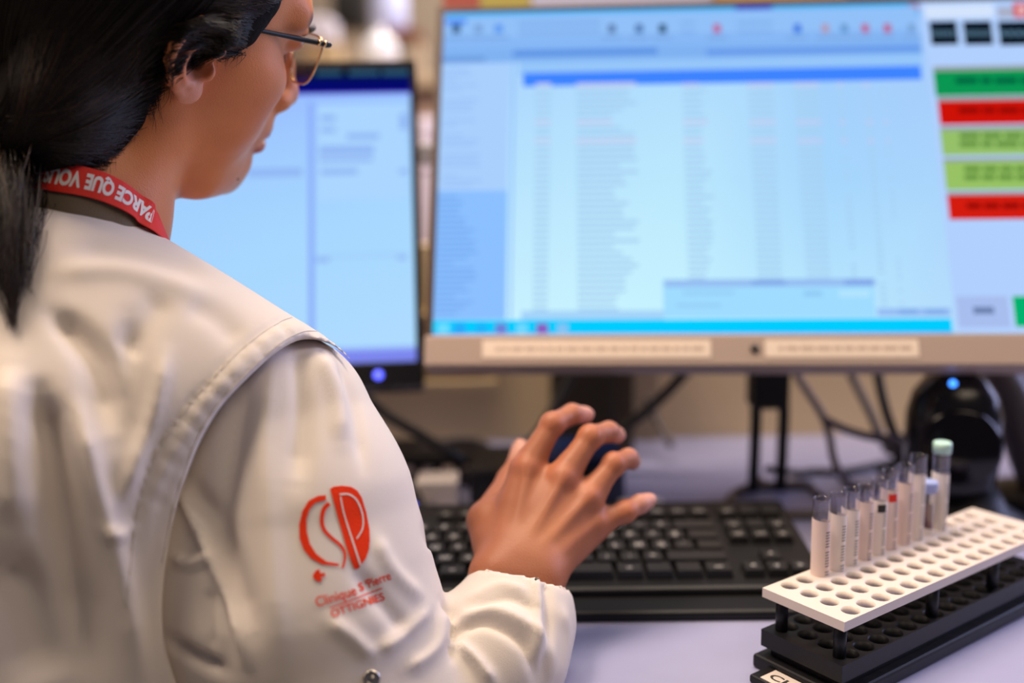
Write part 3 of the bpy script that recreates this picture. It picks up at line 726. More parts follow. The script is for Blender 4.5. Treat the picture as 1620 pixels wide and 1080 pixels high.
# white cube and black adapter beside it
xa, xb = P(652, 790, .97)[0], P(690, 790, .97)[0]
bm = bmesh.new(); box(bm, (xa, .96, DZ), (xb+.02, 1.0, DZ+.034), bev=.003)
box(bm, (xa+.008, .9585, DZ+.010), (xa+.016, .9605, DZ+.020)); tag(from_bm('power_plug', bm, mat('plug_grey', (.42, .38, .36), .5)), 'small light grey block on the desk, left of the hand', 'plug')
t = empty('computer_mouse', (P(622, 790, .93)[0], .90, DZ), 'black mouse with a violet light beside the left end of the keyboard', 'mouse')
mx_ = P(618, 800, .93)[0]; bm = bmesh.new(); loft(bm, [(mx_, .93, DZ, .028, .045), (mx_, .93, DZ+.012, .030, .047), (mx_, .932, DZ+.026, .025, .038), (mx_, .935, DZ+.034, .012, .020), (mx_, .935, DZ+.036, .002, .003)], 26)
from_bm('shell', bm, M['black_gloss'], t, smooth=True)
bm = bmesh.new(); bmesh.ops.create_uvsphere(bm, u_segments=12, v_segments=8, radius=.005); lp = P(631, 779, .89)
for v in bm.verts: v.co += Vector((mx_+.018, .905, DZ+.028))
from_bm('light', bm, M['led'], t, smooth=True)
# low dark docking slab with tangled leads
xa, xb = P(600, 760, 1.06)[0], P(760, 760, 1.06)[0]
t = empty('docking_station', ((xa+xb)/2, 1.08, DZ), 'low dark docking station with plugged leads, below the left monitor', 'docking station')
bm = bmesh.new(); box(bm, (xa, 1.06, DZ), (xb, 1.14, DZ+.030), bev=.004); from_bm('case', bm, M['black'], t)
for k in range(4):
    bm = bmesh.new(); x = xa+.02+k*.022; box(bm, (x, 1.045, DZ+.008), (x+.013, 1.062, DZ+.020), bev=.002); from_bm('plug', bm, M['greycable'] if k % 2 else M['silver'], t)
# white papers / tray on the desk right of the hand
xa, xb = P(985, 770, .98)[0], P(1090, 770, .98)[0]
bm = bmesh.new(); box(bm, (xa, .94, DZ), (xb-.02, .98, DZ+.006), bev=.001); box(bm, (xa+.004, .944, DZ+.006), (xb-.024, .976, DZ+.0075))
tag(from_bm('notepad', bm, mat('white_pad', (.82, .82, .86), .6)), 'thin white pad lying behind the keyboard, right of the little finger', 'notepad')

# ---- cables
def cable(pxs, r, m, label, cat='cable', group=None, name='cable'):
    """pxs = (px, py, depth) knots; last ones may be 'desk' points with depth None (lie on the desk)"""
    pts = []
    for px, py, d in pxs:
        if d is None:
            q = ray(px, py); tt = (DZ+r*1.05-CAM[2])/q[2]; pts.append(CAM+q*tt)
        else: pts.append(P(px, py, d))
    sp = smooth_path(pts, 8); sp[:, 2] = np.maximum(sp[:, 2], DZ+r*1.02); sp[:, 1] = np.minimum(sp[:, 1], 1.205)
    bm = bmesh.new(); tube(bm, sp, r, 10); return tag(from_bm(name, bm, m), label, cat, group)
cable([(1120, 555, 1.10), (1095, 578, 1.10), (1050, 625, 1.11), (1000, 668, 1.12), (950, 700, 1.13), (900, 735, 1.14)], .0062, M['cable'], 'thick black cable hanging diagonally from under the large monitor towards the hand')
cable([(925, 560, 1.12), (900, 600, 1.12), (870, 655, 1.11), (835, 705, 1.10), (800, 735, 1.10)], .0050, M['cable'], 'black cable running down in front of the dark upright box')
cable([(1022, 628, 1.19), (1040, 665, 1.18), (1062, 705, 1.16)], .0045, M['greycable'], 'short dark grey cable right of the beige duct')
cable([(575, 625, 1.09), (610, 655, 1.09), (660, 685, 1.08), (705, 712, 1.07), (735, 730, 1.08)], .0058, M['cable'], 'thick black cable below the left monitor, left of the hand')
cable([(620, 745, 1.12), (660, 712, 1.14), (720, 695, 1.16), (765, 700, 1.16), (778, 725, 1.15)], .0035, M['greycable'], 'thin grey cable looping over the docking station')
cable([(1246, 560, 1.06), (1262, 595, 1.05), (1300, 655, 1.03), (1312, 690, 1.02), (1322, 735, 1.00), (1345, 765, None)], .0040, mat('cable_light', (.24, .20, .20), .5), 'light grey cable hanging from the monitor and ending on the desk')
cable([(1306, 664, 1.02), (1340, 680, 1.01), (1375, 690, 1.0), (1415, 697, .99), (1440, 715, .98)], .0042, mat('cable_mid', (.15, .13, .15), .5), 'grey cable branching sideways from the hanging light grey cable')
cable([(1333, 560, 1.09), (1350, 600, 1.09), (1375, 650, 1.07), (1395, 692, 1.05), (1425, 720, 1.03)], .0044, M['greycable'], 'dark grey cable hanging between the light grey and the black cable')
cable([(1385, 556, 1.04), (1390, 600, 1.04), (1403, 655, 1.03), (1422, 705, 1.02), (1440, 750, 1.01)], .0050, M['cable'], 'black cable hanging straight down beside the scanner')
cable([(1215, 742, 1.03), (1270, 748, None), (1340, 745, None), (1400, 732, None), (1445, 722, None)], .0040, M['cable'], 'black cable lying on the desk between the monitor stand and scanner')
cable([(1195, 755, None), (1230, 770, None), (1275, 768, None), (1300, 785, None)], .0035, M['greycable'], 'grey cable curling on the desk in front of the monitor stand')
cable([(1330, 758, None), (1370, 772, None), (1400, 765, None), (1440, 740, None)], .0035, M['greycable'], 'grey cable curling on the desk behind the open tubes')
# knot of connectors near the scanner
bm = bmesh.new(); random.seed(11); base = CAM+ray(1425, 745)*((DZ+.01-CAM[2])/ray(1425, 745)[2])
for k in range(3):
    pts = [base+np.array([random.uniform(-.025, .025), random.uniform(-.02, .02), random.uniform(.0, .045)]) for _ in range(6)]; sp = smooth_path(pts, 7); sp[:, 2] = np.maximum(sp[:, 2], DZ+.004); tube(bm, sp, .0032, 8)
tag(from_bm('cable_bundle', bm, M['cable']), 'tangled bundle of black leads beside the scanner', 'cables')

# ================================================================== FAR BACKGROUND (very blurred)
def at(px, py, y):
    q = ray(px, py); return CAM+q*((y-CAM[1])/q[1])
BT = 1.31
t = empty('rear_cabinet', (0, 2.8, 0), 'tall beige laboratory cabinet far behind the screens', 'cabinet')
bm = bmesh.new(); box(bm, (-1.6, 2.4, BT-.03), (1.4, 3.3, BT), bev=.004); from_bm('top', bm, mat('tan_top', (.50, .40, .28), .5), t)
bm = bmesh.new(); box(bm, (-1.55, 2.45, 0), (1.35, 3.25, BT-.03)); from_bm('carcass', bm, mat('bench_front', (.40, .28, .22), .6), t)
white = mat('white_bottle', (.80, .84, .98), .35); bluew = mat('bluish_white', (.52, .60, .95), .4)
c = at(601, 83, 2.5); rr = .0455; t = empty('round_flask', (c[0], 2.5, BT), 'round white flask on the rear cabinet above the left monitor', 'flask')
bm = bmesh.new(); lathe(bm, [(.0005, c[2]-rr)]+[(rr*math.sin(math.pi*k/14), c[2]-rr*math.cos(math.pi*k/14)) for k in range(1, 13)]+[(.012, c[2]+rr), (.012, c[2]+rr+.012)], 28, Matrix.Translation((c[0], 2.5, 0))); from_bm('bulb', bm, white, t, smooth=True)
bm = bmesh.new(); lathe(bm, [(.030, BT), (.032, BT+.006), (.022, max(BT+.008, c[2]-rr*.82))], 24, Matrix.Translation((c[0], 2.5, 0))); from_bm('ring_base', bm, M['black'], t, smooth=True)
y0 = 2.75; a0 = at(592, 60, y0); a1 = at(664, 44, y0); t = empty('wooden_stand', ((a0[0]+a1[0])/2, 2.8, BT), 'reddish brown low stand at the back, left of the large monitor', 'stand')
bm = bmesh.new(); box(bm, (a0[0], y0, a0[2]), (a1[0], 2.95, a1[2]), bev=.004); from_bm('board', bm, mat('reddish_wood', (.16, .055, .035), .6), t)
for x in (a0[0]+.004, a1[0]-.016): bm = bmesh.new(); box(bm, (x, y0+.02, BT), (x+.012, 2.93, a0[2])); from_bm('leg', bm, mat('tan_leg', (.42, .34, .26), .6), t)
b0_ = at(577, 46, 2.8); b1_ = at(632, -26, 2.8); bm = bmesh.new(); zz = a1[2]; cx_ = (b0_[0]+b1_[0])/2; rw = (b1_[0]-b0_[0])/2
lathe(bm, [(rw*.9, zz), (rw, zz+.02), (rw, b1_[2]-.02), (rw*.7, b1_[2]), (rw*.5, b1_[2]+.01)], 28, Matrix.Translation((cx_+.014, 2.845, 0))); tag(from_bm('storage_jar', bm, bluew, smooth=True), 'bluish white round jar on the reddish stand at the back', 'jar')
c0_ = at(524, 44, 2.98); c1_ = at(574, -60, 2.98); t = empty('lab_instrument', ((c0_[0]+c1_[0])/2, 3.0, BT), 'black laboratory instrument on a slim foot at the back, right of the face', 'instrument')
bm = bmesh.new(); box(bm, (c0_[0], 2.98, c0_[2]), (c1_[0], 3.12, c1_[2]), bev=.02); box(bm, (c0_[0]+.01, 2.972, c0_[2]+.04), (c1_[0]-.01, 2.981, c1_[2]-.03), bev=.003); from_bm('housing', bm, mat('soot_black', (.006, .006, .008), .7), t)
bm = bmesh.new(); box(bm, (c0_[0]+.03, 3.02, BT), (c0_[0]+.06, 3.09, c0_[2]+.002)); from_bm('foot', bm, mat('tan_foot', (.42, .34, .26), .6), t)
d0_ = at(486, 66, 2.6); d1_ = at(527, 24, 2.6); t = empty('tray_stack', ((d0_[0]+d1_[0])/2, 2.65, BT), 'pale grey tray on a tan box on the rear cabinet, seen past her eyebrow', 'tray')
bm = bmesh.new(); box(bm, (d0_[0]-.01, 2.6, BT), (d1_[0]+.004, 2.72, d0_[2]), bev=.004); from_bm('box', bm, mat('tan_box', (.42, .32, .20), .7), t)
bm = bmesh.new(); box(bm, (d0_[0]-.01, 2.595, d0_[2]), (d1_[0]-.004, 2.725, d1_[2]), bev=.012); from_bm('tray', bm, mat('pale_tray', (.55, .54, .66), .5), t)
# between the two monitors
q = at(672, 200, 2.0); bm = bmesh.new(); lathe(bm, [(.042, 0), (.045, .01), (.045, .33), (.040, .35)], 24, Matrix.Translation((q[0], 2.0, .84)));
lathe(bm, [(.047, .25), (.047, .262)], 24, Matrix.Translation((q[0], 2.0, .84)))
tag(from_bm('white_canister', bm, mat('lavender_white', (.52, .48, .62), .5)), 'lavender-white canister seen in the gap between the two monitors', 'canister')
t = empty('side_trolley', (q[0], 2.05, 0), 'dark trolley behind the desk, seen in the gap between the monitors', 'trolley')
bm = bmesh.new(); box(bm, (q[0]-.3, 1.85, .80), (q[0]+.3, 2.25, .84), bev=.004); from_bm('top', bm, mat('trolley_brown', (.16, .08, .05), .5), t)
for dx in (-.28, .25):
    for y in (1.87, 2.2): bm = bmesh.new(); box(bm, (q[0]+dx, y, 0), (q[0]+dx+.03, y+.03, .80)); from_bm('leg', bm, M['black'], t)
a = P(673, 243, 1.16); bm = bmesh.new(); lathe(bm, [(.011, -.006), (.0125, -.004), (.0125, .004), (.011, .006)], 24, Matrix.Translation(Vector(a)) @ Matrix.Rotation(math.pi/2, 4, 'X'))
lathe(bm, [(.004, 0), (.004, PY+.01-a[1])], 10, Matrix.Translation(Vector(a)) @ Matrix.Rotation(-math.pi/2, 4, 'X'))
# folders and notes standing behind the large monitor (only their tops show)
def block(name, px0, px1, pyt, y, thick, m, label, cat, zb=1.0, extra=None):
    a = at(px0, pyt, y); b = at(px1, pyt, y); bm = bmesh.new(); box(bm, (a[0], y, zb), (b[0], y+thick, a[2]), bev=min(.002, thick*.2)); box(bm, (a[0]+.002, y-.0005, zb+.01), (b[0]-.002, y+.0002, zb+.05)); tag(from_bm(name, bm, m), label, cat)
bm2 = bm; tag(from_bm('cable_reel', bm, mat('reel_white', (.75, .74, .82), .4)), 'small round white reel between the two monitors', 'reel')
block('red_folder', 700, 758, -14, PY+.0, .03, mat('folder_red', (.45, .12, .10), .6), 'red folder standing behind the top left corner of the large monitor', 'folder')
block('yellow_folder', 760, 838, -12, PY+.001, .03, mat('folder_yellow', (.50, .45, .12), .6), 'yellow folder beside the red one behind the large monitor', 'folder')
block('white_board', 842, 1128, -40, PY+.002, .02, mat('board_white', (.58, .62, .88), .5), 'white board sheet behind the top edge of the large monitor', 'board')
block('plank', 1134, 1345, -40, PY+.002, .03, mat('wood_light', (.55, .38, .22), .5), 'light wooden plank behind the top edge of the large monitor', 'plank')
block('plank', 1347, 1720, -40, PY+.003, .03, mat('wood_brown', (.26, .17, .10), .5), 'darker brown plank behind the right part of the large monitor', 'plank')

# ================================================================== THE WOMAN
def rotm(w):
    cz, sz = math.cos(w[0]), math.sin(w[0]); cy, sy = math.cos(w[1]), math.sin(w[1]); cx, sx_ = math.cos(w[2]), math.sin(w[2])
    return np.array([[cz, -sz, 0], [sz, cz, 0], [0, 0, 1]])@np.array([[cy, 0, sy], [0, 1, 0], [-sy, 0, cy]])@np.array([[1, 0, 0], [0, cx, -sx_], [0, sx_, cx]])
HR = rotm(np.radians([41.0, 9.2, 23.6])); HO = np.array([-.2400, .7053, 1.1903])
def H2W(X): return np.asarray(X, float)@HR.T + HO      # head-local (x forward, y her left, z up) to world
def W2H(X): return (np.asarray(X, float)-HO)@HR
woman = empty('person', (-.28, .50, 0), 'woman in a white lab coat and glasses, dark ponytail, seen from behind, right hand raised', 'person')

# ---- head and neck (modelled in the head's own frame)
f = Field(axis(-.125, .135, .0026, [(-.035, .03, .0011), (.055, .13, .0016)]), axis(-.115, .105, .0026, [(-.100, -.062, .0010), (-.062, 0, .0019)]), axis(-.30, .15, .003, [(-.04, .045, .0012), (-.12, -.04, .0018)]))
f.ell((-.004, 0, .040), (.094, .074, .088), .01)
f.ell((.031, 0, .050), (.060, .060, .050), .02); f.ell((.106, 0, .024), (.018, .030, .016), .012, 's')
f.ell((.030, 0, -.026), (.060, .056, .072), .02)
for s in (-1, 1):
    f.path([(-.004, s*.052, -.030), (.002, s*.050, -.055), (.038, s*.033, -.084), (.070, s*.010, -.092)], [.018, .017, .015, .012], .022)
    f.ell((.040, s*.035, -.036), (.031, .028, .036), .02)
    f.ell((.048, s*.050, -.004), (.026, .017, .016), .018)
    f.ell((.028, s*.052, -.010), (.036, .018, .040), .02)
    f.cap((.0825, s*.006, .042), (.074, s*.046, .043), .0115, .010, .014)
f.ell((.0700, 0, -.090), (.0150, .017, .0150), .014); f.ell((.078, 0, -.077), (.012, .020, .012), .012)
f.ell((.036, 0, -.074), (.036, .030, .024), .02)
for s in (-1, 1): f.ell((.054, s*.016, -.078), (.019, .017, .019), .020)
neckb = W2H(P(126, 460, .645)); neckm = (np.array([-.022, 0, -.055])*.45+neckb*.55)
f.path([(-.028, 0, -.020), (-.026, 0, -.060), tuple(neckm), tuple(neckb)], [.050, .049, .046, .048], .02)
nk2 = W2H(P(206, 420, .665)); f.path([(-.012, -.050, -.035), tuple(nk2)], [.014, .014], .02)      # muscle at the side of the neck
f.path([(.008, 0, -.070), tuple(W2H(P(160, 420, .700)))], [.024, .028], .02)
for s in (-1, 1): f.ell((.104, s*.030, .024), (.021, .022, .015), .012, 's')
for s in (-1, 1):
    f.ell((.0785, s*.0315, .028), (.0140, .0145, .0140), .004)
    f.ell((.093, s*.034, .0265), (.012, .0130, .0045), .001, 's')
f.path([(.085, 0, .034), (.092, 0, .016), (.0985, 0, -.002), (.1050, 0, -.018)], [.0050, .0055, .0066, .0088], .008)
f.ell((.1060, 0, -.0245), (.0100, .0100, .0092), .006)
for s in (-1, 1):
    f.ell((.0970, s*.0115, -.0275), (.0098, .0068, .0080), .007)
    f.ell((.1000, s*.0065, -.0350), (.0050, .0032, .0040), .002, 's')
f.ell((.080, 0, -.048), (.020, .026, .018), .012)
for s in (-1, 1):
    f.path([(.0800, s*.024, -.0560), (.0905, s*.013, -.0525), (.0955, s*.004, -.0500), (.0950, 0, -.0505)], [.0025, .0048, .0056, .0054], .003)
    f.path([(.0800, s*.024, -.0565), (.0890, s*.013, -.0635), (.0945, 0, -.0665)], [.0025, .0054, .0068], .003)
f.ell((.0900, 0, -.0585), (.016, .0200, .0024), .0012, 's')
# right and left ear
for s in (-1, 1):
    EO = np.array([-.002, s*.0755, .0035]); fl = math.radians(12)
    eB = np.array([-math.cos(fl), s*math.sin(fl), 0]); eU = np.array([-.10, s*.13, 1.0]); eU -= eB*(eU@eB); eU /= np.linalg.norm(eU); eN = np.cross(eU, eB)*(1 if s < 0 else -1)
    if eN[1]*s < 0: eN = -eN
    E3 = lambda b, u, n: EO+eB*b+eU*u+eN*n
    Arot = np.stack([eB, eU, eN])
    k_ = .0035
    f.ell(E3(.007, .004, .005), (.0165, .0245, .0052), k_, rot=Arot)
    f.ell(E3(.000, -.0185, .0062), (.0095, .0090, .0052), k_, rot=Arot)
    f.ell(E3(-.002, 0, .000), (.010, .020, .008), .006, rot=Arot)
    f.path([E3(*q) for q in ((-.004, .004, .0085), (-.010, .012, .0105), (-.0085, .021, .0115), (-.001, .0275, .0115), (.009, .0285, .0115), (.018, .023, .0115), (.0225, .012, .0112), (.0225, .001, .0108), (.018, -.008, .0100), (.0115, -.0150, .0090), (.006, -.020, .008))], [.0026, .0030, .0033, .0036, .0038, .0038, .0036, .0033, .0030, .0030, .003], .002)
    f.path([E3(*q) for q in ((.001, .018, .0085), (.009, .015, .0095), (.0135, .006, .0100), (.0125, -.004, .0100), (.008, -.0115, .0095), (.003, -.0125, .0090))], [.0024, .0028, .0030, .0030, .0028, .0025], .003)
    f.ell(E3(-.0075, -.003, .0095), (.0042, .0058, .0040), .003, rot=Arot)
    f.ell(E3(.0015, .001, .0115), (.0090, .0105, .0080), .002, 's', rot=Arot)
    f.ell(E3(-.0005, .001, .004), (.0048, .0055, .0080), .001, 's', rot=Arot)
    f.path([E3(*q) for q in ((.004, .0225, .0125), (.0135, .0185, .0125), (.0180, .009, .0125), (.0178, -.001, .0120))], [.0020, .0024, .0022, .0018], .0015, 's')
Vh, Fh = f.mesh(); Vh = relax(Vh, Fh, 1, .4)
def col_head(V):
    base = np.tile(np.array([.68, .245, .090]), (len(V), 1))
    def mixc(mask, c):
        nonlocal base; base = base*(1-mask[:, None])+np.array(c)*mask[:, None]
    def blob(c, r, soft=1.0): return np.clip((1.25-np.linalg.norm((V-np.array(c))/np.array(r), axis=1))/.5, 0, 1)*soft
    for s in (-1, 1):
        mixc(blob((.06, s*.045, -.02), (.04, .03, .035), .55), (.66, .22, .10))
        mixc(blob((0, s*.084, .004), (.028, .016, .033), .55), (.72, .25, .14))
        mixc(blob((-.001, s*.084, -.016), (.013, .014, .012), .6), (.70, .34, .25))
        
    mixc(blob((.112, 0, -.024), (.014, .016, .014), .6), (.60, .26, .17))
    mixc(blob((.094, 0, -.0515), (.012, .026, .0058), .95), (.48, .13, .12)); mixc(blob((.091, 0, -.0655), (.012, .024, .0062), .95), (.50, .14, .12))
    for s in (-1, 1):
        br = np.array([(.097, s*.010, .041), (.094, s*.030, .046), (.080, s*.050, .043)]); d = np.min([np.linalg.norm(V-(br[i]+(br[i+1]-br[i])*t), axis=1) for i in range(2) for t in np.linspace(0, 1, 7)], axis=0)
        mixc(np.clip((.0068-d)/.003, 0, 1)*.85, (.035, .015, .010))
    return base
Ch = col_head(Vh); Vh = H2W(Vh)

# ---- hand, forearm, upper arm
def hand_field(joint, step=.0014, fore=True):
    pts = np.array([v for q in joint.values() for v in q['p']]); lo = pts.min(0)-.03; hi = pts.max(0)+.03
    f = Field(*[axis(lo[i], hi[i], step) for i in range(3)])
    return f
WR = P(816, 916, .700)          # wrist centre
J = {'index': dict(p=[P(800, 870, .712), P(832, 742, .742), P(874, 671, .752), P(905, 655, .768), P(926, 656, .782)], r=[.0125, .0110, .0083, .0078, .0068]),
     'middle': dict(p=[P(815, 880, .706), P(889, 757, .736), P(934, 691, .748), P(963, 683, .766), P(976, 688, .780)], r=[.0125, .0110, .0085, .0078, .0068]),
     'ring': dict(p=[P(832, 890, .703), P(929, 789, .735), P(971, 734, .746), P(994, 725, .764), P(1001, 730, .778)], r=[.0125, .0104, .0080, .0074, .0064]),
     'little': dict(p=[P(852, 905, .702), P(940, 828, .736), P(989, 809, .742), P(1012, 797, .750), P(1025, 792, .757)], r=[.0125, .0098, .0074, .0070, .0062]),
     'thumb': dict(p=[P(795, 905, .706), P(771, 824, .740), P(806, 760, .782), P(824, 716, .800), P(824, 707, .803)], r=[.0150, .0140, .0095, .0072, .0062])}
ELB = P(575, 1225, .63); SHO = P(405, 670, .65)
def build_hand(J, WR, WRdir, scale_axis, back):
    pts = np.array([v for q in J.values() for v in q['p']]+[WR, WR+WRdir*.03]); lo = pts.min(0)-.028; hi = pts.max(0)+.028
    f = Field(*[axis(lo[i], hi[i], .00135) for i in range(3)])
    side = scale_axis
    for s in (-1, 1): f.cap(WR+side*.012*s+WRdir*.045, WR+side*.0150*s, .0190, .0180, .012)
    keys = ['index', 'middle', 'ring', 'little']
    for kx in keys:
        p, r = J[kx]['p'], J[kx]['r']; palm = -back*.004
        f.cap(p[0]+palm, p[1]+palm, .0150, .0118, .014)
        f.cap(WR+palm*.5+side*.010*({'index': -1, 'middle': -.3, 'ring': .4, 'little': 1}[kx]), p[0]+palm, .0165, .0145, .012)
    for a, b in zip(keys, keys[1:]):
        m1 = (J[a]['p'][1]+J[b]['p'][1])/2; m0 = (J[a]['p'][0]+J[b]['p'][0])/2
        f.cap(m0-back*.008, m0+(m1-m0)*.95-back*.007, .0130, .0092, .010)
    for kx in keys:
        p, r = J[kx]['p'], J[kx]['r']
        f.path(p[1:], r[1:], .0035)
        f.ell(p[1]+back*.0020, (.0086, .0086, .0084), .007); f.ell(p[2]-back*.0002, (r[2]*.98,)*3, .005)
        f.cap(p[1]*.55+p[0]*.45-back*.004, p[1]*.72+p[2]*.28-back*.003, .0110, .0092, .006)
        f.cap(p[1]+back*.0092, p[0]*.8+WR*.2+back*.0105, .0019, .0015, .006)      # tendon
    p, r = J['thumb']['p'], J['thumb']['r']
    f.cap(WR-side*.010, p[0], .0165, .0150, .012); f.path(p, r, .006)
    f.path([p[0]*.4+p[1]*.6, (J['index']['p'][1]+J['index']['p'][0])/2-back*.010], [.0115, .0095], .012)
    f.cap(p[1], J['index']['p'][0]*.3+J['index']['p'][1]*.7-back*.012, .0095, .0075, .010)
    f.cap(p[0], (J['middle']['p'][0]+J['middle']['p'][1])/2-back*.014, .0130, .0100, .012)   # ball of the thumb
    f.cap((J['little']['p'][0])-back*.006, J['little']['p'][1]-back*.012, .0130, .0095, .010)
    V, F = f.mesh(); return relax(V, F, 2, .4), F
fdir = (P(806, 985, .686)-WR); fdir /= np.linalg.norm(fdir)
sd = J['little']['p'][1]-J['index']['p'][1]; sd /= np.linalg.norm(sd)
bk = np.cross(sd, J['middle']['p'][1]-WR); bk /= np.linalg.norm(bk)
if bk@(CAM-WR) < 0: bk = -bk
side_w = np.cross(bk, -fdir); side_w /= np.linalg.norm(side_w)
if side_w@sd < 0: side_w = -side_w
Va, Fa = build_hand(J, WR, fdir, side_w, bk)
def col_hand(V):
    base = np.tile(np.array([.42, .155, .080]), (len(V), 1))
    for kx in ('index', 'middle', 'ring', 'little'):
        p = J[kx]['p']
        for c, r, col, a in ((p[1], .013, (.58, .19, .11), .6), (p[2], .010, (.56, .18, .095), .65), (p[4], .020, (.72, .36, .29), .8)):
            m = np.clip((1.2-np.linalg.norm(V-c, axis=1)/r)/.6, 0, 1)*a; base = base*(1-m[:, None])+np.array(col)*m[:, None]
    m = np.clip((1.2-np.linalg.norm(V-J['thumb']['p'][4], axis=1)/.018)/.6, 0, 1)*.6; base = base*(1-m[:, None])+np.array((.76, .42, .34))*m[:, None]
    m = np.clip((1.2-np.linalg.norm(V-P(865, 850, .705), axis=1)/.024)/.9, 0, 1)*.5; base = base*(1-m[:, None])+np.array((.54, .22, .10))*m[:, None]
    return base
Ca = col_hand(Va)
# left hand resting in her lap: the same hand mirrored
LT = np.array([-.40, .74, .66]); mir = np.array([[-1, 0, 0], [0, 1, 0], [0, 0, 1.]]); rl = rotm(np.radians([20, 60, 0]))
Vl = ((Va-WR)@mir.T)@rl.T + LT; Fl = Fa[:, ::-1]; fl_dir = rl@(mir@fdir)
# ---- hidden remainder of the body (torso, arms, legs) on a coarse grid
SPX = P(60, 490, .64); TC = np.array([-.285, .65, 0])
f = Field(axis(-.62, .06, .006), axis(.36, 1.05, .006), axis(.02, 1.08, .006))
f.cap(neckb@HR.T+HO, (TC[0], .65, .88), .050, .085, .03)
f.cap((-.31, .67, .86), (-.30, .64, .60), .06, .08, .03); f.cap((-.36, .63, .62), (-.21, .63, .60), .09, .09, .03)
f.cap(SPX+np.array([0, 0, -.04]), SHO, .045, .036, .03); LSH = np.array([-.49, .72, .955])
f.cap(SPX+np.array([0, .02, -.04]), LSH, .045, .036, .03)
f.path([SHO, ELB], [.040, .036], .02); f.path([ELB, WR+fdir*.03], [.034, .024], .02)
LE = np.array([-.56, .62, .72]); f.path([LSH, LE, LT+fl_dir*.03], [.038, .034, .024], .02)
for s in (-1, 1):
    x = -.285+s*.085; f.path([(x, .63, .54), (x+s*.02, .93, .54), (x+s*.02, .95, .12)], [.078, .058, .042], .03); f.path([(x+s*.02, .94, .07), (x+s*.03, 1.02, .055)], [.036, .03], .02)
Vt, Ft = f.mesh()
V = np.concatenate([Vh, Va, Vl, Vt]); F = np.concatenate([Fh, Fa+len(Vh), Fl+len(Vh)+len(Va), Ft+len(Vh)+len(Va)+len(Vl)])
C_ = np.concatenate([Ch, Ca, Ca, np.tile([.47, .215, .115], (len(Vt), 1))])
body = mesh_np('body', V, F, M['skin'], woman)
ca = body.data.color_attributes.new('tint', 'FLOAT_COLOR', 'POINT'); ca.data.foreach_set('color', np.c_[C_, np.ones(len(C_))].astype(np.float32).ravel())
# trousers and shoes for the parts below the coat
f = Field(axis(-.52, -.04, .006), axis(.40, 1.12, .006), axis(.0, .68, .006))
for s in (-1, 1):
    x = -.285+s*.085; f.path([(x, .63, .56), (x+s*.02, .93, .55), (x+s*.02, .95, .11)], [.088, .068, .060], .03)
Vq, Fq = f.mesh(); mesh_np('trousers', Vq, Fq, mat('white_trousers', (.6, .58, .56), .9), woman)
for s in (-1, 1):
    x = -.285+s*.115; f = Field(axis(x-.06, x+.06, .004), axis(.88, 1.16, .004), axis(-.01, .12, .004))
    f.path([(x, .94, .05), (x, 1.04, .04), (x, 1.10, .032)], [.046, .042, .034], .02); f.ell((x, 1.0, -.05), (.3, .3, .052), .004, 's')
    Vq, Fq = f.mesh(); mesh_np('shoe', Vq, Fq, M['white_print'], woman)
# eyes
for s in (-1, 1):
    c = H2W([[.0787, s*.0315, .0278]])[0]; bm = bmesh.new(); bmesh.ops.create_uvsphere(bm, u_segments=24, v_segments=16, radius=.0128)
    fwd = HR@np.array([1, -.25, -.25]); fwd /= np.linalg.norm(fwd)
    for fc in bm.faces:
        fc.smooth = True
        if fc.calc_center_median().normalized()@Vector(fwd) > .90: fc.material_index = 1
    for v in bm.verts: v.co += Vector(c)
    from_bm('eyeball', bm, [M['eye'], M['iris']], body, smooth=True)
# eyelashes of both eyes
bm = bmesh.new(); random.seed(5)
for s in (-1, 1):
    for k in range(26):
        t = k/25; y = s*(.022+.022*t); b = np.array([.0935-.014*t**1.6, y, .0315-.002*t]); out = np.array([.75, s*.55*t, .35]); out /= np.linalg.norm(out); L = .0085
        tube(bm, H2W([b, b+out*L*.55+np.array([0, 0, -.0006]), b+out*L+np.array([0, 0, .0012])]), np.array([.00028, .00022, .00008]), 3)
from_bm('eyelashes', bm, M['hair'], body)
# nails
for kx, q in J.items():
    p = q['p']; a = p[3]; b = p[4]; ax_ = b-a if kx != 'thumb' else p[4]-p[2]; ax_ /= np.linalg.norm(ax_); bb = bk if kx != 'thumb' else -side_w*.8+bk*.3; bb = bb-ax_*(bb@ax_); bb /= np.linalg.norm(bb); sdv = np.cross(ax_, bb); r = q['r'][4]
    bm = bmesh.new(); bmesh.ops.create_uvsphere(bm, u_segments=16, v_segments=10, radius=1)
    c = b+bb*r*.62
    for v in bm.verts:
        l = v.co.copy(); n = np.array(c)+ax_*l.x*.0058+sdv*l.y*.0050+bb*(l.z*.0022-.0012*l.y**2); v.co = Vector(n)
    from_bm('fingernail', bm, M['nail'], body, smooth=True)

# ---- lab coat: torso part
coat = None
f = Field(axis(-.66, -.03, .0034), axis(.42, .88, .0034), axis(.50, 1.13, .0034))
f.cap(P(130, 475, .640), P(428, 668, .645), .062, .066, .03)                       # right shoulder yoke
f.cap(P(50, 480, .645), LSH+np.array([0, 0, .0]), .062, .050, .03)
tr = P(60, 720, .645); f.cap(tr, (tr[0], tr[1], .60), .115, .13, .04)
f.cap(P(190, 690, .645), P(150, 1150, .66), .085, .100, .05)                        # right shoulder blade and side
f.cap(P(350, 760, .660), P(262, 1050, .68), .064, .092, .04)
f.cap(P(-90, 680, .69), P(-90, 1150, .69), .085, .10, .05)
f.cap((-.285, .66, .62), (-.285, .68, .52), .15, .165, .04)
pa_, pb_, pc_ = P(556, 572, .665), P(268, 945, .590), P(470, 880, .78)
an = np.cross(pb_-pa_, pc_-pa_); an /= np.linalg.norm(an)
